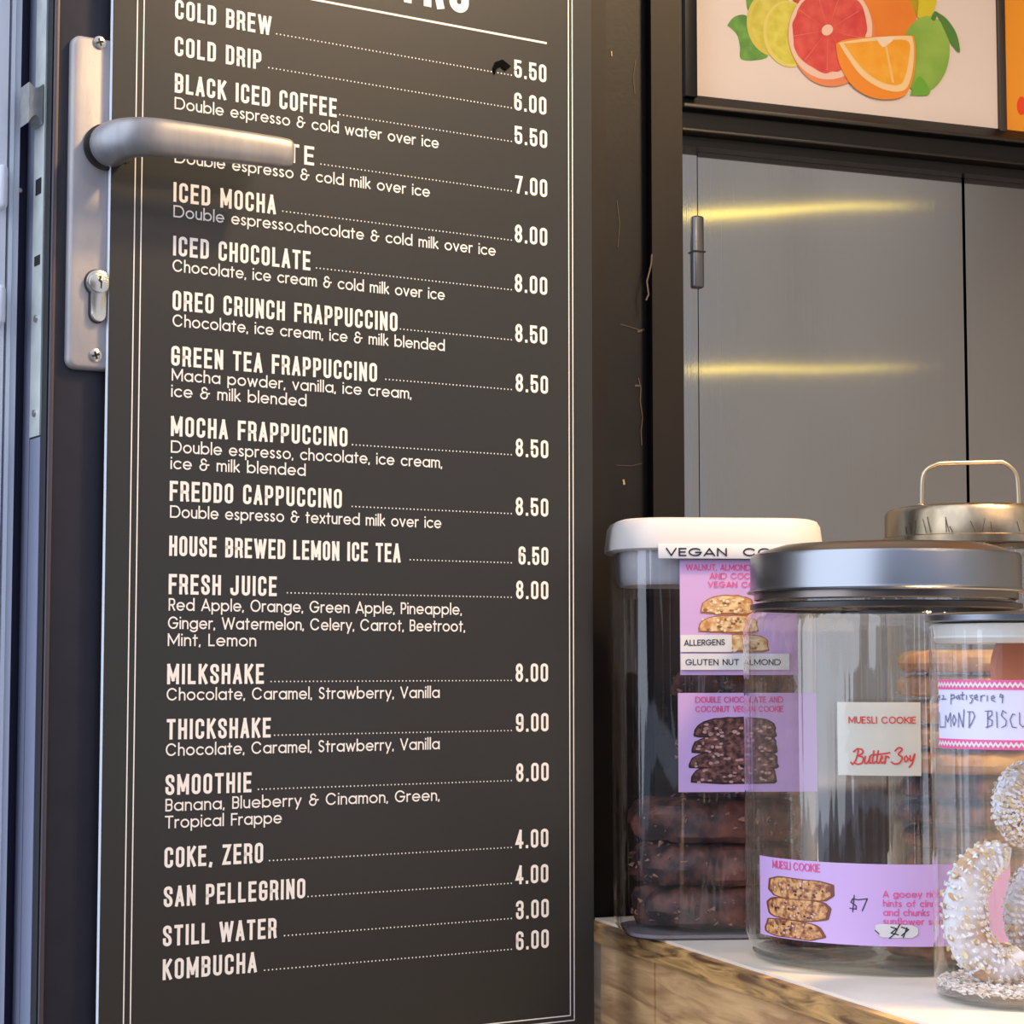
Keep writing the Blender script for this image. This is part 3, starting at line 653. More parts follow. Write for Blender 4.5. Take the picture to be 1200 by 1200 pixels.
# oval flat on the lever elbow
# key cylinder
kx, kz = dh(114, 332, PB); _, kz2 = dh(114, 378, PB)
def keyhole(r, w_, zlow, y):
    a0 = -math.pi / 2 + math.asin(w_ / r); o = []
    for k in range(25):
        a_ = a0 + (2 * math.pi - 2 * math.asin(w_ / r)) * k / 24; o.append((kx + r * math.cos(a_), y, kz + r * math.sin(a_)))
    for k in range(9): a_ = math.pi + math.pi * k / 8; o.append((kx + w_ * math.cos(a_), y, zlow + w_ + w_ * math.sin(a_)))
    return o
part('cylinder_recess', MB().loft([keyhole(.0102, .0066, kz2 - .001, PB + .0005), keyhole(.0100, .0064, kz2 - .0008, PB - .0006)]), mat('cylinder_shadow_gap', srgb(70, 66, 66), .5, .3), hp)
cy = part('key_cylinder', MB().loft([keyhole(.0092, .0056, kz2, PB), keyhole(.0092, .0056, kz2, PB - .004), keyhole(.0084, .005, kz2 + .0006, PB - .0046)]), M['nickel'], hp)
part('plug', MB().loft([ring_y(kx, kz, .0078, PB - .0045), ring_y(kx, kz, .0076, PB - .0058), ring_y(kx, kz, .0070, PB - .0060)]), mat('plug_brass_nickel', srgb(214, 206, 190), .2, .9), cy)
kh = [(-.0012, .0045), (.0005, .005), (.0008, .003), (.0001, .0018), (.0016, .0005), (.0012, -.0045), (.0003, -.0045), (.0004, -.0006), (-.0014, .0012), (-.0006, .0028)]
part('keyway', MB().loft([[(kx + a_, y, kz + b_) for a_, b_ in kh] for y in (PB - .0055, PB - .0062)], smooth=False), M['black'], cy)
for (sx, sy) in ((116.5, 50), (111.5, 416.5)):
    cx_, cz_ = dh(sx, sy, PB)
    s_ = part('screw', MB().loft([ring_y(cx_, cz_, .0048, PB + .0002), ring_y(cx_, cz_, .0047, PB - .0008), ring_y(cx_, cz_, .0030, PB - .0016)]), M['nickel'], hp)
    cr_ = MB()
    for a_ in (20, 110):
        t = math.radians(a_); dx_, dz_ = math.cos(t), math.sin(t)
        cr_.poly([(cx_ + dx_ * .0028 * p + -dz_ * .0008 * q, PB - .00175, cz_ + dz_ * .0028 * p + dx_ * .0008 * q) for p, q in ((-1, -1), (1, -1), (1, 1), (-1, 1))])
    part('cross_slot', cr_, M['black'], s_)

# far-left fixed frame beyond the door edge
FLY = .075
fr_ = solo('door_2', MB().box(D.hit(-60, 600, FLY)[0], D.hit(30, 600, FLY)[0], FLY, FLY + .05, 0.0, 2.6), M['framedark'], D, kind='structure')
def bar(name, pa, pb, y0, y1, m_, z0=0.0, z1=2.6, b=.001): return part(name, MB().box(D.hit(pa, 600, y0)[0], D.hit(pb, 600, y0)[0], y0, y1, z0, z1, b), m_, fr_)
bar('frame_profile', -50, 0.6, FLY - .014, FLY, M['framealu'], b=0)
bar('frame_profile', 4.0, 8.6, FLY - .014, FLY, M['framealu'], b=0)
bar('frame_profile', 8.9, 15.5, FLY - .012, FLY, M['framealu'], b=0)
for (a_, b_) in ((193, 246), (334, 382)):
    za, zb_ = D.hit(7, a_, FLY - .02)[1], D.hit(7, b_, FLY - .02)[1]
    xa, xb = D.hit(-4, 220, FLY - .02)[0], D.hit(9, 220, FLY - .02)[0]
    part('keeper', MB().box(xa, xb, FLY - .024, FLY - .011, zb_, za, .004, 3), M['framealu'], fr_)
kx_, kz_ = D.hit(23.5, 223, FLY - .004)
part('stud', MB().loft([ring_y(kx_, kz_, .0028, FLY + .001, 12), ring_y(kx_, kz_, .0028, FLY - .003, 12), ring_y(kx_, kz_, .0016, FLY - .0045, 12)]), M['nickel'], fr_)

# ================================================================== MENU BOARD
bx0, bx1 = D.hit(129, 300, 0)[0], D.hit(694.5, 600, 0)[0]
bz0 = D.hit(672, 1196, 0)[1] - .022; bz1 = 1.93
mb_ = thing('menu_board', 'tall charcoal menu board printed with cold drinks and prices, fixed over the door', 'menu board', D, ((bx0 + bx1) / 2, 0, bz0))
NX, NZ = rc + .0150, .0120
def board_prism(x0_, x1_, y0_, y1_):
    o_ = [(x0_, bz0), (x1_, bz0), (x1_, bz1), (x0_, bz1), (x0_, rcz + NZ), (NX, rcz + NZ), (NX, rcz - NZ), (x0_, rcz - NZ)]
    m_ = MB(); n_ = len(o_); m_.add([(x, y0_, z) for x, z in o_] + [(x, y1_, z) for x, z in o_], [(i, (i + 1) % n_, n_ + (i + 1) % n_, n_ + i) for i in range(n_)])
    for y in (y0_, y1_):
        for a_ in ((x0_, x1_, bz0, rcz - NZ), (NX, x1_, rcz - NZ, rcz + NZ), (x0_, x1_, rcz + NZ, bz1)): m_.poly([(a_[0], y, a_[2]), (a_[1], y, a_[2]), (a_[1], y, a_[3]), (a_[0], y, a_[3])])
    return m_
part('panel', board_prism(bx0, bx1, 0, .0010), M['board'], mb_)
part('foam_core', board_prism(bx0 + .0001, bx1 - .0001, .0011, .0062), M['foam'], mb_, 'white foam core edge')
IY = -.00025
fn = lambda x, z, l=0: (x, IY - 2e-5 * (l % 5), z)
def vline(px, py):
    x = D.hit(px, py, 0)[0]; return x
def rule(name, xa, za, xb, zb, wd): part(name, flat(strokes([[(xa, za), (xb, zb)]], wd), fn), M['ink'], mb_)
bzl = D.hit(672, 1195.5, 0)[1]
for px, py in ((157, 300), (164.8, 300)):
    rule('border_line', vline(px, py), bzl + (.004 if px > 160 else 0), vline(px, py), bz1 - .01, .0009)
xr_o, xr_i = vline(671.5, 600), vline(667, 600)
rule('border_line', xr_o, bzl, xr_o, bz1 - .01, .0009); rule('border_line', xr_i, bzl + .004, xr_i, bz1 - .01, .0009)
rule('border_line', vline(157, 300), bzl, xr_o, bzl, .0009); rule('border_line', vline(164.8, 300), bzl + .004, xr_i, bzl + .004, .0009)
# title: only its last letters are in view
hx1_, hz1_ = D.hit(639.5, 50.5, 0); hx0_ = D.hit(205, 0, 0)[0]
rule('title_rule', hx0_, hz1_, hx1_, hz1_, .0017)
tx0_, tz0_ = D.hit(466, 13, 0); tx1_, _ = D.hit(549, 16, 0); tz0_ = D.hit(515, 10.5, 0)[1]
part('title_text', flat(text2d('TRO', D.hit(466, 0, 0)[0], tx1_, tz0_, .040, 'cond', .17, gap=.30), fn), M['ink'], mb_)

HEAD = [('COLD BREW', 205, 21.5, 318), ('COLD DRIP', 204.5, 64.8, 306), ('BLACK ICED COFFEE', 204.5, 108, 394.4), ('ICED LATTE', 204, 171, 368), ('ICED MOCHA', 203, 236, 323), ('ICED CHOCOLATE', 202.6, 299, 363.6),
        ('OREO CRUNCH FRAPPUCCINO', 202, 363, 465.6), ('GREEN TEA FRAPPUCCINO', 200.4, 428, 441.6), ('MOCHA FRAPPUCCINO', 200, 510.6, 407), ('FREDDO CAPPUCCINO', 198.6, 586.6, 400.4),
        ('HOUSE BREWED LEMON ICE TEA', 198, 651, 469), ('FRESH JUICE', 197.4, 696, 324), ('MILKSHAKE', 195.6, 801.6, 309), ('THICKSHAKE', 195, 866.4, 317), ('SMOOTHIE', 193.6, 931.6, 294.4), ('COKE, ZERO', 192.4, 1017, 308),
        ('SAN PELLEGRINO', 191.6, 1063, 357.4), ('STILL WATER', 190.6, 1109, 323.6), ('KOMBUCHA', 190.4, 1148.4, 300.4)]
DESC = [('Double espresso & cold water over ice', 204.4, 127.6, 514, 172.5), ('Double espresso & cold milk over ice', 204.4, 190.6, 503.5, 230), ('Double espresso,chocolate & cold milk over ice', 203, 254.4, 580.6, 298.6),
        ('Chocolate, ice cream & cold milk over ice', 202, 318, 521, 350.6), ('Chocolate, ice cream, ice & milk blended', 202, 382.4, 521, 410), ('Macha powder, vanilla, ice cream,', 201, 446, 482, 467),
        ('ice & milk blended', 200.4, 465, 359, 475.6), ('Double espresso, chocolate, ice cream,', 200, 530.4, 518, 547), ('ice & milk blended', 199.6, 549.6, 358, 556.6), ('Double espresso & textured milk over ice', 199, 606.6, 517, 617.6),
        ('Red Apple, Orange, Green Apple, Pineapple,', 197.4, 715.6, 541, 719.5), ('Ginger, Watermelon, Celery, Carrot, Beetroot,', 196.6, 737, 544.8, 738.5), ('Mint, Lemon', 196.4, 757, 300, 757),
        ('Chocolate, Caramel, Strawberry, Vanilla', 195, 821, 515, 818), ('Chocolate, Caramel, Strawberry, Vanilla', 194, 886, 515, 878.8), ('Banana, Blueberry & Cinamon, Green,', 193.6, 951, 515, 938), ('Tropical Frappe', 193, 971, 330, 965)]
PRICE = [('5.50', 602.5, 640, 97, 321), ('6.00', 602.5, 640, 135, 313), ('5.50', 603, 641, 174, 397), ('7.00', 603.5, 641, 231.5, 373), ('8.00', 603, 641, 288.5, 329), ('8.00', 603, 641, 346, 367), ('8.50', 603.5, 641, 404, 468),
         ('8.50', 604, 642, 461.8, 449), ('8.50', 604, 642.3, 537.3, 411), ('8.50', 604, 642.3, 605.6, 409), ('6.50', 607.5, 642.3, 662.6, 477), ('8.00', 604.5, 642.3, 702.6, 332), ('8.00', 604, 642, 798.9, 316), ('9.00', 604.5, 642.5, 857, 321),
         ('8.00', 604.5, 642.7, 915, 302), ('4.00', 604, 642.3, 992.5, 313), ('4.00', 604, 642.3, 1034, 361), ('3.00', 604.5, 642.8, 1074.8, 329), ('6.00', 604.5, 642.8, 1110.5, 308)]
hh = .0146; ph_ = .0146
for (t, x_, y_, xe) in HEAD:
    a_, z_ = D.hit(x_, y_ + .3, 0); b_ = D.hit(xe, y_, 0)[0]
    part('heading_text', flat(text2d(t, a_, b_, z_, hh, 'cond', .158), fn), M['ink'], mb_)
for (t, x_, y_, xe, ye) in DESC:
    a_, z_ = D.hit(x_, y_, 0); b_, z2_ = D.hit(xe, ye, 0)
    part('description_text', flat(text2d(t, a_, b_, z_, .0090, 'geo', .125), fn), M['ink'], mb_)
for (t, xa, xb, y_, xd) in PRICE:
    a_ = D.hit(xa, y_, 0)[0]; b_, z_ = D.hit(xb, y_, 0)
    part('price_text', flat(text2d(t, a_, b_, z_, ph_, 'cond', .158), fn), M['ink'], mb_)
    xs, xe_ = D.hit(xd, y_, 0)[0], D.hit(599, y_, 0)[0]
    m_ = MB(); nd = int((xe_ - xs) / .00315)
    for k in range(nd + 1):
        cx_ = xe_ - k * .00315
        m_.poly([(cx_ + .0006 * math.cos(q * math.pi / 3), IY, z_ + .0012 + .0006 * math.sin(q * math.pi / 3)) for q in range(6)])
    part('dotted_line', m_, M['ink'], mb_)
tf = [D.hit(a_, b_, 0) for a_, b_ in ((577, 80), (580, 73), (588, 70), (598, 78), (592, 83), (586, 78), (581, 81), (579, 88))]
part('torn_scrap', MB().loft([[(x, y, z) for x, z in tf] for y in (-.0001, -.0012)], smooth=False), mat('torn_black_vinyl', srgb(10, 10, 10), .9, spec=.05), mb_, 'small torn black scrap')

# ================================================================== JARS
W0 = Frame((0, 0, 0), 0)
def cyl_map(c, r, off, a_mid):
    """arc length x (0 at a_mid, positive to the viewer's right) -> point on a cylinder around c"""
    def f(x, z, l=0):
        off_ = off + 2e-5 * (l % 7)
        a_ = a_mid + x / r; return (c[0] + (r + off_) * math.cos(a_), c[1] + (r + off_) * math.sin(a_), z)
    return f
def ang_to(c): return math.atan2(-c[1], -c[0])     # direction from the jar towards the eye
def band(c, r, off, a_mid, x0, x1, z0, z1, n=40):
    f = cyl_map(c, r, off, a_mid); g = cyl_map(c, r, off - .0004, a_mid)
    o = [[f(x0 + (x1 - x0) * k / n, z) for z in (z0, z1)] + [g(x0 + (x1 - x0) * k / n, z) for z in (z1, z0)] for k in range(n + 1)]
    return MB().loft(o, smooth=True)
def px_arc(c, r, px, py=779):                      # arc coordinate on the jar of a measured column
    d = ray(px, 779); d.z = 0; d.normalize(); cc = Vector((c[0], c[1], 0)); b_ = d.dot(cc); q = b_ * b_ - (cc.dot(cc) - r * r)
    t = b_ - math.sqrt(max(q, 0)); p = d * t; return (math.atan2(p.y - c[1], p.x - c[0]) - ang_to(c)) * r
def px_z(c, r, px, py):                            # height on the jar wall of a measured point
    d = ray(px, py); h2 = Vector((d.x, d.y)); l = h2.length; h2 /= l; cc = Vector((c[0], c[1])); b_ = h2.dot(cc); q = b_ * b_ - (cc.dot(cc) - r * r)
    t = b_ - math.sqrt(max(q, 0)); return EYE + d.z / l * t
def wobble(mb, amp, sc_=40.0, seed=0):
    from mathutils import noise
    out = []
    c = Vector((sum(v[0] for v in mb.v), sum(v[1] for v in mb.v), sum(v[2] for v in mb.v))) / len(mb.v)
    for v in mb.v:
        p = Vector(v); d = (p - c); l = d.length or 1
        out.append(tuple(p + d / l * amp * (noise.noise(p * sc_ + Vector((seed, seed * 2, 0))) + .5 * noise.noise(p * sc_ * 2.7 + Vector((seed, 0, seed))))))
    mb.v = out; return mb
def cookie_mb(c, r, t, seed, tilt=(0, 0), n=36, amp=.06):
    prof = [(0.0001, 0), (r * .6, 0), (r * .88, t * .03), (r * .97, t * .18), (r, t * .42), (r * .985, t * .68), (r * .92, t * .88), (r * .78, t * .99), (r * .45, t * 1.02), (0.0001, t)]
    m = MB().lathe(prof, n); m = wobble(m, r * amp, 55, seed); m.v = [(v[0], v[1], min(max(v[2], 0), t * 1.03)) for v in m.v]
    e = Matrix.Translation(c) @ Matrix.Rotation(tilt[0], 4, 'X') @ Matrix.Rotation(tilt[1], 4, 'Y')
    m.v = [tuple(e @ Vector(v)) for v in m.v]; return m
def chips_mb(c, r, t, n, rr, s=.002, tilt=(0, 0)):
    m = MB(); e = Matrix.Translation(c) @ Matrix.Rotation(tilt[0], 4, 'X') @ Matrix.Rotation(tilt[1], 4, 'Y')
    for k in range(n):
        a_ = rr.uniform(0, 6.28); z_ = t * rr.uniform(.15, .9); q = r * (1.0 if z_ < t * .75 else rr.uniform(.5, .95))
        p = e @ Vector((q * math.cos(a_), q * math.sin(a_), z_ if q > r * .97 else t)); d = s * rr.uniform(.6, 1.4)
        vs = [p + Vector((rr.uniform(-d, d), rr.uniform(-d, d), rr.uniform(-d, d))) for _ in range(4)]
        m.add(vs, [(0, 1, 2), (0, 3, 1), (1, 3, 2), (2, 3, 0)])
    return m
def cookie(c, r, t, seed, material, chipm, label, cat, group, tilt=(0, 0), name='cookie', nchips=40, sx=1.0, rough=1.0):
    rr = random.Random(seed); o = thing(name, label, cat, W0, c, group)
    d_ = cookie_mb(c, r, t, seed, tilt, n=56, amp=.06 * rough); q_ = chips_mb(c, r, t, nchips, rr, .0022, tilt)
    for m_ in (d_, q_):
        m_.v = [(c[0] + (v[0] - c[0]) * sx, v[1], v[2]) for v in m_.v]
    part('dough', d_, material, o); part('chips', q_, chipm, o)['kind'] = 'stuff'
    return o

# ---------- big muesli cookie jar
MR = .107
fp = on_level(1043, 1147, HC); v_ = Vector((fp.x, fp.y, 0)).normalized(); MC = (fp.x + v_.x * MR, fp.y + v_.y * MR, HC)
mj = thing('cookie_jar', 'large round glass cookie jar with wide brushed steel lid and lilac label', 'jar', W0, MC)
zl0, zl1 = px_z(MC, .1015, 1043, 690), px_z(MC, .1015, 1043, 641)
zsh = px_z(MC, MR, 1043, 716)
print('muesli', MC, 'lid z', zl0 - HC, zl1 - HC, 'shoulder', zsh - HC)
A = lambda pr_: [(r, z - HC) for r, z in pr_]
prof = A([(.0001, HC + .008), (.085, HC + .008), (.098, HC + .006), (.1035, HC + .010), (MR, HC + .020), (MR, zsh - .012), (MR - .002, zsh - .004), (.103, zsh), (.0975, zsh + .003), (.0955, zsh + .008), (.0955, zl0 + .004)])
part('glass_body', MB().lathe(prof, 96, MC), M['glass'], mj)
part('glass_base', MB().lathe(A([(.0001, HC + .0002), (.094, HC + .0002), (.1005, HC + .002), (.102, HC + .005), (.094, HC + .0072), (.0001, HC + .0072)]), 96, MC), M['solidglass'], mj)
ns = zsh - .001
part('neck_ring', MB().lathe(A([(.0965, ns + .004), (.1015, ns + .005), (.1015, ns + .0085), (.0965, ns + .0095)]), 96, MC, True), M['rubber'], mj, 'dark rubber seal ring')
part('neck_ring', MB().lathe(A([(.0960, ns + .011), (.0985, ns + .012), (.0985, zl0 + .002), (.0960, zl0 + .003)]), 96, MC, True), mat('neck_steel', srgb(120, 112, 106), .3, .9), mj)
ld = part('lid', MB().lathe(A([(.0965, zl0 + .0008), (.1035, zl0), (.1040, zl0 + .0010), (.1018, zl0 + .0022), (.1012, zl0 + .004), (.1012, zl1 - .003), (.1002, zl1 - .0008), (.098, zl1), (.090, zl1 + .003), (.078, zl1 + .0065), (.05, zl1 + .008), (.0001, zl1 + .0085)]), 128, MC), M['lidsteel'], mj)
# lilac label wrapped low round the jar
am = ang_to(MC); f = cyl_map(MC, MR, .0007, am)
la, lb = px_arc(MC, MR, 889), .098
lt, lbz = px_z(MC, MR, 1042, 1013), px_z(MC, MR, 1042, 1109)
lab = part('wrap_label', band(MC, MR, .0005, am, la, lb, lbz, lt, 60), M['purple'], mj, 'lilac label wrapped round the lower jar')
lw = lambda px: px_arc(MC, MR, px)
lz_ = lambda px, py: px_z(MC, MR, px, py)
T1 = .0009; f1 = cyl_map(MC, MR, T1, am); f2 = cyl_map(MC, MR, T1 + .0003, am); f3 = cyl_map(MC, MR, T1 + .0006, am)
part('label_text', flat(text2d('MUESLI COOKIE', lw(904), lw(959), lz_(932, 1020), .0058, 'geo', .14), f1), M['pinkink'], lab)
# printed cookie stack
cm_ = MB(); bm1 = MB(); bm2 = MB(); rim_ = MB()
for i, (x_, y_, w2, h2) in enumerate(((936, 1042, 36, 13), (934, 1066, 35, 13), (928, 1089, 32, 11))):
    ax0, ax1 = lw(x_ - w2), lw(x_ + w2); zc = lz_(x_, y_)
    sd = R.randrange(999); mk = lambda k_: columns(blob((ax0 + ax1) / 2, zc, (ax1 - ax0) / 2 * k_, h2 * .00058 * k_, 40, .10, random.Random(sd), .62))
    flat(mk(1.06), cyl_map(MC, MR, .0007, am), rim_); flat(mk(.96), f1, cm_)
    for k in range(26):
        a_ = R.uniform(0, 6.28); q = R.random() ** .5 * .8
        bl = blob((ax0 + ax1) / 2 + (ax1 - ax0) / 2 * q * math.cos(a_), zc + h2 * .0006 * q * math.sin(a_), R.uniform(.0006, .0014), R.uniform(.0005, .001), 6, .2)
        flat([bl], f2, bm1 if k % 2 else bm2)
part('printed_crust', rim_, mat('print_muesli_edge', srgb(120, 62, 40), .5), lab); part('printed_cookies', cm_, M['muesli_print'], lab); part('printed_chips', bm1, M['printbits'], lab); part('printed_chips', bm2, M['printdark'], lab)
# small printed text, partly behind the next jar
for i, (t, xa, xb, y_) in enumerate((('A gooey rich muesli', 1031, 1128, 1052), ('hints of cinnamon', 1031, 1118, 1063), ('and chunks of pepitas', 1031, 1136, 1073.5), ('sunflower seeds and', 1031, 1132, 1084))):
    part('label_text', flat(text2d(t, lw(xa), lw(xb), lz_(1070, y_), .0048, 'geo', .14), f1), M['pinkink'], lab)
pa = lambda L_: [(lw(a_), lz_(a_, b_)) for a_, b_ in L_]
part('price_text', flat(strokes([pa([(1002, 1054), (996, 1053), (994, 1057), (1000, 1061), (1000, 1065), (993, 1064)]), pa([(998, 1049), (996, 1068)]), pa([(1003, 1054), (1013, 1053), (1007, 1067)])], .0007), f1), M['blackink'], lab, 'hand written price')
tapep = [(lw(1022), lz_(1022, 1084)), (lw(1026), lz_(1026, 1082)), (lw(1066), lz_(1066, 1084)), (lw(1071), lz_(1071, 1088)), (lw(1071), lz_(1071, 1094)), (lw(1067), lz_(1067, 1099)), (lw(1028), lz_(1028, 1098)), (lw(1022), lz_(1022, 1093))]
part('correction_tape', flat(columns(tapep, 8), f2), M['white'], lab, 'white tape patch scribbled over')
part('scribble', flat(strokes([pa([(1040, 1086), (1046, 1088), (1040, 1093), (1048, 1095)]), pa([(1050, 1083), (1044, 1094), (1038, 1099)]), pa([(1052, 1086), (1060, 1089), (1052, 1096)]), pa([(1054, 1098), (1058, 1087)]), pa([(1022, 1090), (1026, 1094)])], .0008), f3), M['blackink'], lab)
# square sticker
sx0, sx1, sz1, sz0 = lw(981), lw(1077.5), lz_(1030, 823), lz_(1030, 909)
stk = part('square_sticker', band(MC, MR, .0008, am, sx0, sx1, sz0, sz1, 16), M['card'], mj, 'cream square sticker with red lettering')
g1 = cyl_map(MC, MR, .0012, am)
part('sticker_text', flat(text2d('MUESLI COOKIE', lw(994), lw(1072), lz_(1030, 848), .0050, 'geo', .15), g1), M['redink'], stk)
def script(P, x0, z0, s): return [[(x0 + a_ * s, z0 + b_ * s) for a_, b_ in spline(p, 4)] for p in P]
bs = [[(.1, .0), (.02, .12), (.15, .02), (.38, .4), (.5, 1.0), (.2, .82)], [(.5, 1.0), (.75, .95), (.78, .72), (.52, .55), (.8, .45), (.75, .1), (.45, .0), (.25, .1)],
      [(.95, .5), (.9, .15), (1.0, .05), (1.15, .2), (1.25, .5), (1.2, .12), (1.32, .08)], [(1.5, .85), (1.4, .2), (1.5, .06), (1.6, .15)], [(1.32, .58), (1.75, .64)], [(1.78, .85), (1.68, .2), (1.78, .06), (1.88, .15)], [(1.6, .6), (2.5, .72)],
      [(1.9, .25), (2.05, .4), (2.0, .52), (1.92, .3), (2.0, .08), (2.15, .15)], [(2.25, .5), (2.2, .05)], [(2.22, .35), (2.35, .5), (2.45, .42)],
      [(2.85, .85), (3.1, 1.05), (3.3, .92), (3.05, .62), (3.3, .42), (3.1, .05), (2.8, .0), (2.62, .12)], [(3.55, .5), (3.42, .35), (3.5, .12), (3.66, .3), (3.55, .5)], [(3.8, .5), (3.78, .25), (3.9, .2), (4.05, .52)], [(4.1, .6), (3.95, .05), (3.75, -.2)]]
sl = (lw(1071) - lw(996)) / 4.15
def skew(P): return [[(x, z + (x - lw(996)) * .02) for x, z in p] for p in P]
part('sticker_text', flat(strokes(skew(script(bs, lw(996), lz_(1030, 896), sl)), .0011), g1), M['redink'], stk)
part('sticker_film', band(MC, MR, .0018, am, lw(978), lw(1081), lz_(1030, 914), lz_(1030, 819), 16), M['film'], stk)
# cookies lying on the bottom of the jar
cg = 'muesli cookies at the bottom of the large jar'
cookie((MC[0] + .030, MC[1] - .050, HC + .0095), .043, .019, 3, M['muesli'], M['flake'], 'brown muesli cookie lying low at the right in the large jar', 'cookie', cg)
cookie((MC[0] - .048, MC[1] + .010, HC + .0095), .040, .018, 5, M['choc'], M['muesli'], 'dark cookie lying low at the left in the large jar', 'cookie', cg)
cookie((MC[0] + .045, MC[1] + .045, HC + .0095), .040, .019, 9, M['muesli'], M['flake'], 'muesli cookie at the back of the large jar', 'cookie', cg)

# ---------- vegan cookie container
fpv = on_level(854, 1103, HC)
VF = Frame((fpv.x, fpv.y, 0), 5.0)
vw, vd = .164, .118
vz = lambda px, py: VF.hit(px, py, 0)[1]
zt0, zt1 = vz(830, 643), vz(830, 606)
vc = thing('cookie_container', 'square clear container with white lid holding chocolate vegan cookies', 'container', VF, (0, vd / 2, HC))
def rr3(w_, d_, r, z, n=6): return [(x, y + vd / 2, z) for x, y in rrect(-w_ / 2, w_ / 2, -d_ / 2, d_ / 2, r, n)]
body = MB().loft([rr3(vw - .012, vd - .012, .030, HC + .0005), rr3(vw - .005, vd - .005, .036, HC + .005), rr3(vw - .003, vd - .003, .036, HC + .012), rr3(vw, vd, .036, zt0 + .001)], cap=False)
body.poly(list(reversed(rr3(vw - .012, vd - .012, .030, HC + .0005))))
part('clear_body', body, M['plastic'], vc)
part('base_plate', MB().loft([rr3(vw - .016, vd - .016, .028, HC + .0012), rr3(vw - .014, vd - .014, .031, HC + .004)]), mat('base_plastic', srgb(150, 138, 140), .2, spec=.6), vc)
zg = vz(760, 684)
part('gasket', MB().loft([rr3(vw - .016, vd - .016, .030, zg), rr3(vw - .010, vd - .010, .032, zg + .004), rr3(vw - .006, vd - .006, .034, zt0)]), M['gasket'], vc, 'frosted inner seal')
part('lid', MB().loft([rr3(vw + .004, vd + .004, .038, zt0 - .001), rr3(vw + .010, vd + .010, .042, zt0 + .0005), rr3(vw + .010, vd + .010, .042, zt0 + .004), rr3(vw + .006, vd + .006, .040, zt1 - .006), rr3(vw + .001, vd + .001, .038, zt1 - .0015), rr3(vw - .008, vd - .008, .034, zt1), rr3(vw - .03, vd - .03, .02, zt1 + .0002)]), M['white'], vc)
# labels on the front (local y = 0 is the front wall)
vx = lambda px, py=779: VF.hit(px, py, 0)[0]
def vbox(xa, xb, ya_, yb_, y): return MB().box(vx(xa, ya_), vx(xb, ya_), y - .0005, y, vz(xa, yb_), vz(xa, ya_))
tp_ = part('name_tape', MB().box(vx(770, 650), vx(918, 650), -.0062, -.0040, vz(800, 655), vz(800, 638.5), .0005), M['tape'], vc, 'white tape strip lettered along the lid rim')
ft = lambda x, z, l=0: (x, -.0066 - 2e-5 * (l % 5), z)
part('tape_text', flat(text2d('VEGAN', vx(779.5), vx(851), vz(800, 652.2), .0066, 'geo', .17), ft), M['blackink'], tp_)
part('tape_text', flat(text2d('COOKIES', vx(870), vx(960), vz(860, 652.2), .0066, 'geo', .17), ft), M['blackink'], tp_)
def plbl(xa, xb, yt, yb_, label): return part('front_label', MB().box(vx(xa), vx(xb), -.0012, -.0004, vz(850, yb_), vz(850, yt)), M['purple'], vc, label)
u1 = plbl(797, 934, 656, 791, 'upper lilac label with printed almond biscuits')
fu = lambda x, z, l=0: (x, -.0016 - 2e-5 * (l % 5), z); fu2 = lambda x, z, l=0: (x, -.0019 - 2e-5 * (l % 5), z)
for t, xa, xb, y_ in (('WALNUT, ALMOND,', 804, 882, 668.5), ('AND COCONUT', 832, 906, 678.5), ('VEGAN COOKIE', 830, 908, 688.5)):
    part('label_text', flat(text2d(t, vx(xa), vx(xb), vz(840, y_), .0049, 'geo', .15), fu), M['pinkink'], u1)
cm_ = MB(); c1_ = MB(); c2_ = MB(); rim_ = MB()
def vcook(cx_, cy_, w2, h2, mbm, n=24):
    pts = [(vx(cx_ + w2 * a_), vz(cx_, cy_ + h2 * b_)) for a_, b_ in ((-1, .8), (-.98, .2), (-.85, -.4), (-.5, -.85), (0, -1), (.6, -.9), (.95, -.5), (1, .3), (.97, .9), (.3, .98), (-.5, .95))]
    sp_ = spline(pts + [pts[0]], 3)[:-1]; mx_ = sum(p[0] for p in sp_) / len(sp_); mz_ = sum(p[1] for p in sp_) / len(sp_)
    sp_ = [(x + R.uniform(-.0004, .0004), z + R.uniform(-.0004, .0004)) for x, z in sp_]
    flat([sp_], lambda x, z, l=0: (x, -.0014, z), rim_); flat([[(mx_ + (x - mx_) * .95, mz_ + (z - mz_) * .84 + .0004) for x, z in sp_]], fu, mbm)
    for k in range(n):
        xx, zz = vx(cx_ + w2 * R.uniform(-.85, .85)), vz(cx_, cy_ + h2 * R.uniform(-.6, .8))
        flat([blob(xx, zz, R.uniform(.001, .0022), R.uniform(.0007, .0014), 7, .2)], fu2, c1_ if k % 3 else c2_)
vcook(852, 709, 31, 12, cm_); vcook(853, 731.5, 35, 11, cm_); vcook(866, 754, 34, 11, cm_)
part('printed_crust', rim_, mat('print_crust_edge', srgb(164, 104, 60), .5), u1); part('printed_biscuits', cm_, M['biscotti_print'], u1); part('printed_chips', c1_, mat('print_almond', srgb(240, 216, 170), .5), u1); part('printed_chips', c2_, mat('print_crust', srgb(150, 96, 56), .5), u1)
s1 = part('allergen_strip', MB().box(vx(797), vx(857), -.0028, -.0022, vz(820, 764), vz(820, 744)), M['tape'], vc, 'short white allergen strip')
s2 = part('allergen_strip', MB().box(vx(797), vx(924), -.0032, -.0024, vz(820, 785), vz(820, 766)), M['tape'], vc, 'long white allergen strip')
f4 = lambda x, z, l=0: (x, -.0034 - 2e-5 * (l % 5), z)
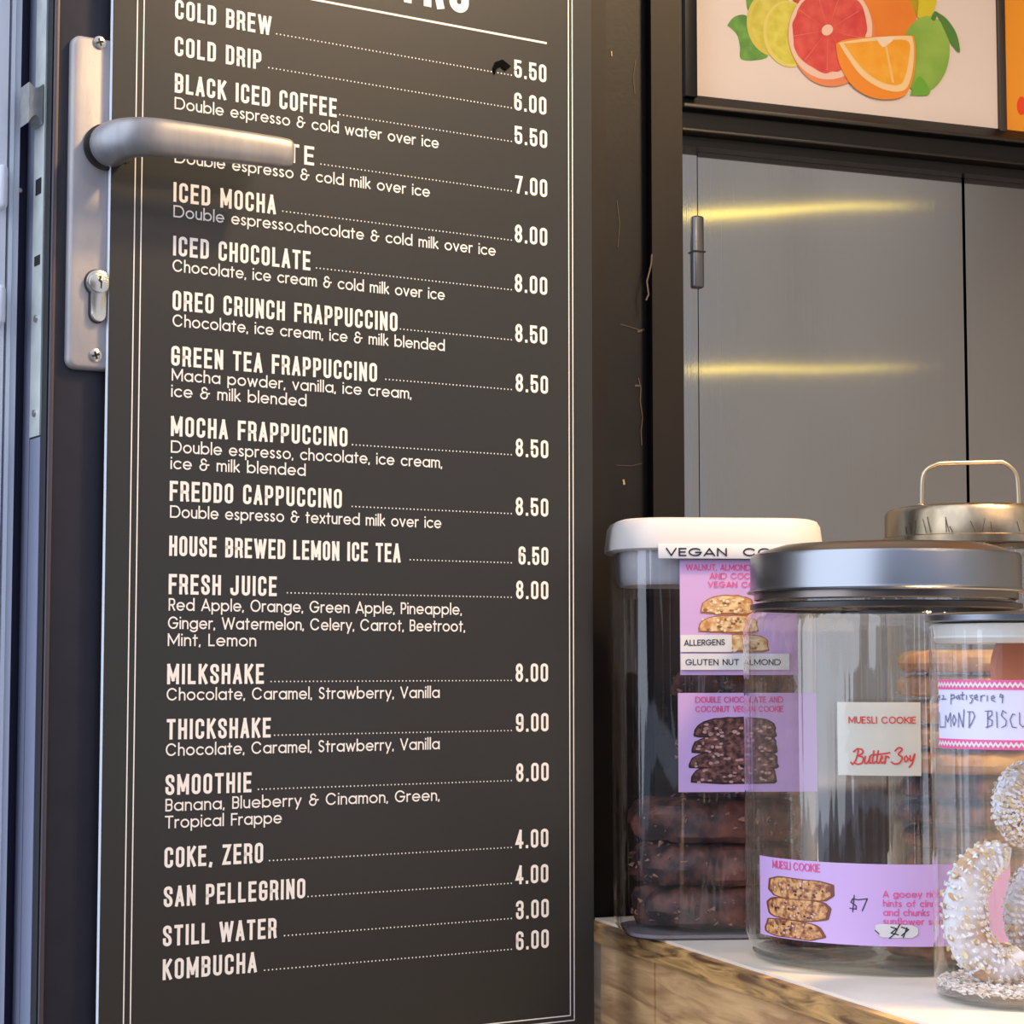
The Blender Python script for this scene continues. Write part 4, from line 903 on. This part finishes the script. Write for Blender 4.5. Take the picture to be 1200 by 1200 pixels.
part('strip_text', flat(text2d('ALLERGENS', vx(801), vx(849), vz(820, 757), .0048, 'geo', .15), lambda x, z, l=0: (x, -.0030 - 2e-5 * (l % 5), z + (x - vx(801)) * .02)), M['blackink'], s1)
part('strip_text', flat(text2d('GLUTEN NUT ALMOND', vx(802.5), vx(914), vz(820, 779.5), .0048, 'geo', .15), f4), M['blackink'], s2)
u2 = plbl(794, 956, 812, 928, 'lower lilac label with printed chocolate cookies')
for t, xa, xb, y_ in (('DOUBLE CHOCOLATE AND', 814, 917, 823.5), ('COCONUT VEGAN COOKIE', 814, 917, 834.5)):
    part('label_text', flat(text2d(t, vx(xa), vx(xb), vz(850, y_), .0049, 'geo', .15), fu), M['pinkink'], u2)
cm_ = MB(); c1_ = MB(); c2_ = MB(); rim_ = MB()
for (cx_, cy_, w2, h2) in ((860, 853, 48, 13), (859, 872, 50, 12), (858, 890, 52, 12), (858, 907, 50, 12)): vcook(cx_, cy_, w2, h2, cm_, 34)
part('printed_crust', rim_, mat('print_dark_edge', srgb(48, 26, 26), .5), u2); part('printed_cookies', cm_, M['choc_print'], u2); part('printed_chips', c1_, mat('print_coconut', srgb(196, 150, 142), .5), u2); part('printed_chips', c2_, M['printdark'], u2)
vg = 'chocolate cookies in the square container'
zc_ = HC + .0065; od = ['bottom', 'second from the bottom', 'third from the bottom', 'fourth from the bottom', 'fifth from the bottom', 'second from the top', 'topmost']
for j in range(7):
    jj = random.Random(140 + j); big = j < 3
    t_ = .033 if big else .025; r_ = .051 if big else .043
    p = VF.w((jj.uniform(-.004, .004) + (.0 if big else .020), .058, zc_))
    cookie(tuple(p), r_, t_, 60 + j, M['choc'], M['chocbits'], 'thick dark chocolate cookie, %s in the square container' % od[j], 'cookie', vg, name='chocolate_cookie', nchips=110, sx=1.36 if big else 1.15, rough=1.9)
    zc_ += t_ + .0015

# ---------- tall almond biscuit jar at the right
AR = .058
fa = on_level(1201, 1187, HC); v_ = Vector((fa.x, fa.y, 0)).normalized(); AC = (fa.x + v_.x * AR, fa.y + v_.y * AR, HC)
aj = thing('biscuit_jar', 'tall glass jar with handwritten pink-edged label holding sugared almond biscuits', 'jar', W0, AC)
az = lambda px, py: px_z(AC, AR, px, py); aw = lambda px: px_arc(AC, AR, px)
zr1, zr0 = az(1195, 716), az(1195, 728); zgk = az(1195, 753)
print('almond', AC, zr1 - HC)
part('glass_body', MB().lathe([(.0001, .006), (.052, .006), (.0566, .0042), (AR, .010), (AR, zr0 - HC - .006), (AR + .0008, zr0 - HC - .002), (AR - .0015, zr0 - HC)], 80, AC), M['glass'], aj)
part('glass_base', MB().lathe([(.0001, .0003), (.050, .0003), (.0562, .0030), (.0562, .0050), (.0001, .0052)], 80, AC), M['solidglass'], aj)
part('lid', MB().lathe([(.0001, zr0 - HC + .0003), (AR, zr0 - HC + .0003), (AR + .0026, zr0 - HC + .0012), (AR + .003, zr1 - HC - .0018), (AR, zr1 - HC - .0002), (AR - .006, zr1 - HC), (.0001, zr1 - HC + .0004)], 80, AC), M['lidsteel'], aj)
part('seal', MB().lathe([(AR - .012, zr0 - HC), (AR - .002, zr0 - HC - .001), (AR - .0035, zgk - HC + .005), (AR - .0025, zgk - HC + .0035), (AR - .005, zgk - HC), (.0001, zgk - HC)], 80, AC), M['silicone'], aj, 'milky silicone seal')
aa = ang_to(AC)
lz1, lz0 = az(1190, 797), az(1190, 879)
al = part('wrap_label', band(AC, AR, .0004, aa, aw(1100), .085, lz0, lz1, 40), M['lavender'], aj, 'pale label with pink zigzag borders')
fa1 = cyl_map(AC, AR, .0007, aa); fa2 = cyl_map(AC, AR, .0010, aa)
hgt = .0062
for (za, zb_) in ((lz1 - hgt, lz1), (lz0, lz0 + hgt)):
    part('pink_border', band(AC, AR, .0007, aa, aw(1100), .085, za, zb_, 40), M['magenta'], al)
    zz = [(aw(1100.5) + k * .0016, (za + zb_) / 2 + (.0010 if k % 2 else -.0010)) for k in range(80)]
    zz = [p for p in zz if p[0] < .084]
    part('white_zigzag', flat(strokes([zz], .0013), fa2), M['white'], al)
def hand(L_): return [[(aw(a_), az(a_, b_)) for a_, b_ in p] for p in L_]
sx = lambda x: 1080 + x / 6; sy = lambda y: 700 + y / 6
H1 = [[(112, 682), (118, 712), (132, 690)], [(132, 685), (128, 720), (116, 742)], [(150, 690), (160, 692), (156, 712), (144, 716), (176, 714)], [(212, 680), (208, 750)], [(210, 690), (230, 684), (236, 704), (212, 716)],
      [(258, 690), (246, 704), (258, 716), (268, 700), (266, 688), (272, 716)], [(290, 665), (286, 715), (296, 716)], [(276, 686), (304, 684)], [(318, 690), (316, 718)], [(360, 688), (342, 690), (346, 704), (360, 712), (352, 738), (340, 744)],
      [(372, 706), (392, 702), (388, 684), (374, 692), (374, 712), (394, 722)], [(416, 692), (416, 730)], [(416, 704), (428, 690), (444, 690)], [(462, 692), (460, 728)], [(490, 712), (512, 706), (506, 690), (490, 698), (490, 722), (514, 732)], [(570, 690), (552, 680), (548, 700), (568, 704), (568, 690), (564, 742)],
      [(128, 808), (132, 912), (160, 910)], [(166, 914), (172, 830), (184, 876), (204, 812), (206, 908)], [(228, 826), (216, 862), (228, 900), (242, 862), (228, 826)], [(258, 910), (262, 812), (290, 912), (298, 790)], [(336, 806), (332, 914)], [(322, 804), (360, 804), (372, 836), (350, 884), (330, 914)],
      [(462, 800), (460, 914)], [(446, 800), (490, 798), (492, 826), (462, 850), (494, 866), (488, 900), (448, 914)], [(524, 806), (526, 914)], [(588, 812), (566, 796), (556, 830), (590, 866), (586, 900), (558, 914)], [(650, 824), (634, 820), (616, 860), (630, 912), (658, 916)], [(682, 812), (682, 890), (704, 912), (730, 890), (732, 816)]]
part('handwriting', flat(strokes(hand([[(sx(a_), sy(b_)) for a_, b_ in p] for p in H1]), .0006), fa2), M['penink'], al, 'grey pen handwriting')

def flakes(fn_, n, rr, s0=.003, s1=.006):
    m = MB()
    for k in range(n):
        p, nrm = fn_(rr); t = nrm.orthogonal().normalized(); b_ = nrm.cross(t); a0 = rr.uniform(0, 6.28)
        nn = (nrm + Vector((rr.uniform(-.7, .7), rr.uniform(-.7, .7), rr.uniform(-.7, .7)))).normalized(); t = nn.orthogonal().normalized(); b_ = nn.cross(t)
        q = rr.uniform(s0, s1); l = [p + t * q * math.cos(a0 + u) * .5 + b_ * q * math.sin(a0 + u) + nn * .0004 for u in [i * math.pi / 3 for i in range(6)]]
        l2 = [v + nn * .0006 for v in l]; m.loft([l, l2], smooth=False)
    return m
def crescent(name, label, ctr, rad, th, a0, a1, rotz, seed, material, group, tilt=0.0, zk=1.0):
    """curved biscuit standing in the jar; ctr = centre of its arc"""
    rr = random.Random(seed); pts = []; rads = []
    n_ = 26
    for k in range(n_ + 1):
        t = k / n_; a_ = math.radians(a0 + (a1 - a0) * t); e = Vector((rad * math.cos(a_), 0, zk * rad * math.sin(a_)))
        e = Matrix.Rotation(tilt, 3, 'X') @ e; e = Matrix.Rotation(rotz, 3, 'Z') @ e
        pts.append(Vector(ctr) + e); rads.append(th * (0.35 + .65 * math.sin(math.pi * min(max(t, .02), .98)) ** .55))
    o = thing(name, label, 'biscuit', W0, tuple(ctr), group)
    m = MB(); rings = []
    for i, p in enumerate(pts):
        tn = (pts[min(i + 1, n_)] - pts[max(i - 1, 0)]).normalized(); a_ = Vector(ctr) - p; a_ = (a_ - tn * a_.dot(tn)).normalized(); b_ = tn.cross(a_)
        rings.append([p + a_ * rads[i] * math.cos(u) + b_ * rads[i] * .8 * math.sin(u) for u in [2 * math.pi * q / 20 for q in range(20)]])
    m.loft(rings); wobble(m, th * .12, 90, seed); part('dough', m, material, o)
    def s(r_):
        i = r_.randrange(1, n_); u = r_.uniform(0, 2 * math.pi); p = pts[i]; tn = (pts[i + 1] - pts[i - 1]).normalized(); a_ = Vector(ctr) - p; a_ = (a_ - tn * a_.dot(tn)).normalized(); b_ = tn.cross(a_)
        d = a_ * math.cos(u) + b_ * math.sin(u); return p + d * rads[i] * 1.0, d
    part('almond_flakes', flakes(s, 170, rr, .002, .0038), M['flake'], o)['kind'] = 'stuff'
    part('sugared_flakes', flakes(s, 1100, rr, .0009, .0022), M['flakewhite'], o)['kind'] = 'stuff'
    return o
ag = 'sugared almond biscuits in the tall jar'
def jarpt(px, py, back):                           # a point inside the jar on a measured sight line, 'back' metres behind the front wall
    d = ray(px, py); h2 = Vector((d.x, d.y)); l = h2.length; t = (math.hypot(fa.x, fa.y) + back) / l; return C0 + d * t
p = jarpt(1172, 1068, .046); crescent('almond_biscuit', 'white sugared crescent biscuit with almond flakes low at the left of the tall jar', p, .0235, .0145, 75, 310, .0, 11, M['sugar'], ag, zk=1.5)
p = jarpt(1212, 946, .078); crescent('almond_biscuit', 'flaked crescent biscuit in the middle of the tall jar under the label', p, .017, .011, 40, 260, .1, 12, M['sugar'], ag, zk=1.25)
p = jarpt(1222, 1070, .082); crescent('almond_biscuit', 'sugared crescent biscuit at the right edge behind the low one', p, .015, .011, 70, 290, .1, 13, M['sugar'], ag, zk=1.7)
p = jarpt(1209, 790, .058)
o = thing('almond_biscuit', 'plain orange brown biscuit standing behind the handwritten label', 'biscuit', W0, tuple(p), ag)
m = MB().lathe([(.0001, -.006), (.022, -.006), (.028, -.003), (.029, .001), (.026, .005), (.018, .007), (.0001, .007)], 36); wobble(m, .001, 60, 4)
e_ = Matrix.Translation(p) @ Matrix.Rotation(math.radians(84), 4, 'X') @ Matrix.Diagonal((.95, 1.2, 1, 1)); m.v = [tuple(e_ @ Vector(v)) for v in m.v]
part('dough', m, M['terracotta'], o)
rr = random.Random(5)
def cs(r_):
    a_ = r_.uniform(0, 6.28); q = .0545 * r_.random() ** .4; return Vector((AC[0] + q * math.cos(a_), AC[1] + q * math.sin(a_), HC + .0068 + r_.random() * .0045)), Vector((0, 0, 1))
cr = flakes(cs, 3600, rr, .0008, .0024); o = mesh_obj('crumbs', cr, M['crumb']); tag(o, 'loose sugar crumbs and flakes covering the floor of the tall jar', 'crumbs', None, 'stuff')

# ---------- jar with old metal lid behind
BR = .079
BC = at_depth(1140, 1.87, HC)
bj = thing('cookie_jar', 'glass jar at the back with tarnished metal lid and wire loop handle', 'jar', W0, tuple(BC))
bz = lambda px, py, r=BR: px_z(BC, r, px, py)
b0, b1, b2, b3 = bz(1140, 634), bz(1140, 624), bz(1140, 596), bz(1140, 588)
part('glass_body', MB().lathe([(.0001, .007), (.066, .007), (.074, .005), (BR, .016), (BR, b0 - HC - .025), (BR - .004, b0 - HC - .012), (BR - .008, b0 - HC - .004), (BR - .008, b0 - HC)], 72, BC), M['glass'], bj)
part('glass_base', MB().lathe([(.0001, .0003), (.07, .0003), (.075, .003), (.07, .006), (.0001, .006)], 72, BC), M['solidglass'], bj)
bl = part('lid', MB().lathe([(BR - .006, b0 - HC), (BR + .001, b0 - HC + .0005), (BR + .001, b1 - HC - .001), (BR - .0015, b1 - HC), (BR - .0015, b2 - HC), (BR - .004, b3 - HC - .002), (BR - .010, b3 - HC), (.0001, b3 - HC + .002)], 96, BC), M['oldbrass'], bj, 'tarnished brass coloured lid')
fst = cyl_map(BC, BR - .0015, .0003, ang_to(BC)); rr = random.Random(8)
for k in range(15):
    x_ = rr.uniform(-.065, .065); h_ = rr.uniform(.003, .014); z_ = b1 + .0012
    part('stain_mark', flat(strokes([[(x_, z_), (x_ + rr.uniform(-.004, .003), z_ + h_)]], rr.uniform(.0004, .0011)), fst), M['stain'], bl)
hxl, hxr = at_depth(1083, BC.y, 0).x, at_depth(1197, BC.y, 0).x; zt_ = (C0 + ray(1140, 543) * (BC.y / ray(1140, 543).y)).z
zb_ = b3 + .0005
hp_ = [(hxl, zb_), (hxl, zb_ + .012), (hxl + .001, zt_ - .014), (hxl + .005, zt_ - .006), (hxl + .013, zt_ - .0015), (hxl + .022, zt_), (hxr - .022, zt_ + .001), (hxr - .013, zt_ + .0005), (hxr - .005, zt_ - .005), (hxr - .001, zt_ - .013), (hxr, zb_ + .012), (hxr, zb_)]
hp_ = spline(hp_, 5)
hl = part('loop_handle', MB().tube([(x, BC.y, z) for x, z in hp_], .0021, 12), M['handlewire'], bj)
for x_ in (hxl, hxr): part('handle_foot', MB().lathe([(.0001, 0), (.0042, 0), (.004, .003), (.0028, .0045), (.0001, .0045)], 20, (x_, BC.y, zb_ - .0008)), M['oldbrass'], bj)
bg = 'cookies in the jar at the back'
jx = 0
for j in range(5):
    p = (BC.x + R.uniform(-.003, .003), BC.y + R.uniform(-.003, .003), HC + .0085 + j * .0225)
    cookie(p, .068, .020, 90 + j, M['choc'], M['muesli'], 'dark cookie, %s from the bottom in the back jar' % ['first', 'second', 'third', 'fourth', 'fifth'][j], 'cookie', bg, nchips=30)
for j in range(5):
    p = (BC.x + R.uniform(-.003, .003), BC.y + R.uniform(-.003, .003), HC + .0085 + (5 + j) * .0225)
    cookie(p, .068, .020, 95 + j, M['gold'], M['flake'], 'golden cookie, %s in the back jar' % ['lowest of the golden ones', 'second of the golden ones', 'third of the golden ones', 'fourth of the golden ones', 'topmost'][j], 'cookie', bg, nchips=30)

# ================================================================== yellow tube lamps mirrored in the steel doors
def mirror_pt(px, py, dist):
    o = RM.i @ C0; d = RM.i.to_3x3() @ ray(px, py); t = (FY - o.y) / d.y; p = o + d * t; r_ = Vector((d.x, -d.y, d.z)).normalized(); return RM.m @ (p + r_ * dist)
bulb = emit('warm_bulb', (1.0, 0.62, 0.25, 1), 60)
for i in range(7):
    p = Vector((0.75 + .13 * i, 0.55 - .04 * (i % 3), 2.25 - .02 * (i % 2)))
    t_ = thing('hanging_bulb', 'small warm bulb hanging from the shop ceiling, %s from the left' % ['first', 'second', 'third', 'fourth', 'fifth', 'sixth', 'last'][i], 'lamp', W0, tuple(p), 'warm bulbs over the counter')
    part('bulb', MB().lathe([(.0001, -.022), (.014, -.018), (.02, -.004), (.016, .012), (.009, .024), (.0001, .026)], 16, p), bulb, t_); part('cable', MB().tube([p + Vector((0, 0, .024)), Vector((p.x, p.y, 2.8))], .0025, 6), M['black'], t_)
tm = emit('warm_tube', (1.0, 0.76, 0.16, 1), 9)
for i, (ya_, yb_, dist, rad, lbl) in enumerate(((247, 241, 1.05, .0055, 'upper warm tube lamp hanging in the shop'), (432, 430, 1.05, .0035, 'lower warm tube lamp hanging in the shop'))):
    pa_, pb_ = mirror_pt(800, ya_, dist), mirror_pt(1070, yb_, dist)
    t_ = thing('tube_lamp', lbl, 'lamp', W0, tuple((pa_ + pb_) / 2))
    part('tube', MB().tube([pa_.lerp(pb_, k / 12) + Vector((0, 0, .012 * (1 - k / 12) ** 3 * (-1 if i == 0 else -.3))) for k in range(13)], [rad * (1 - .75 * k / 12) for k in range(13)], 12), tm, t_); part('cable', MB().tube([(pa_ + pb_) / 2, Vector(((pa_ + pb_) / 2).to_tuple()[:2] + (2.8,))], .002, 6), M['black'], t_)  # taper and droop shaped so the streak mirrored in the steel thins and bends
    print('tube', pa_, pb_)
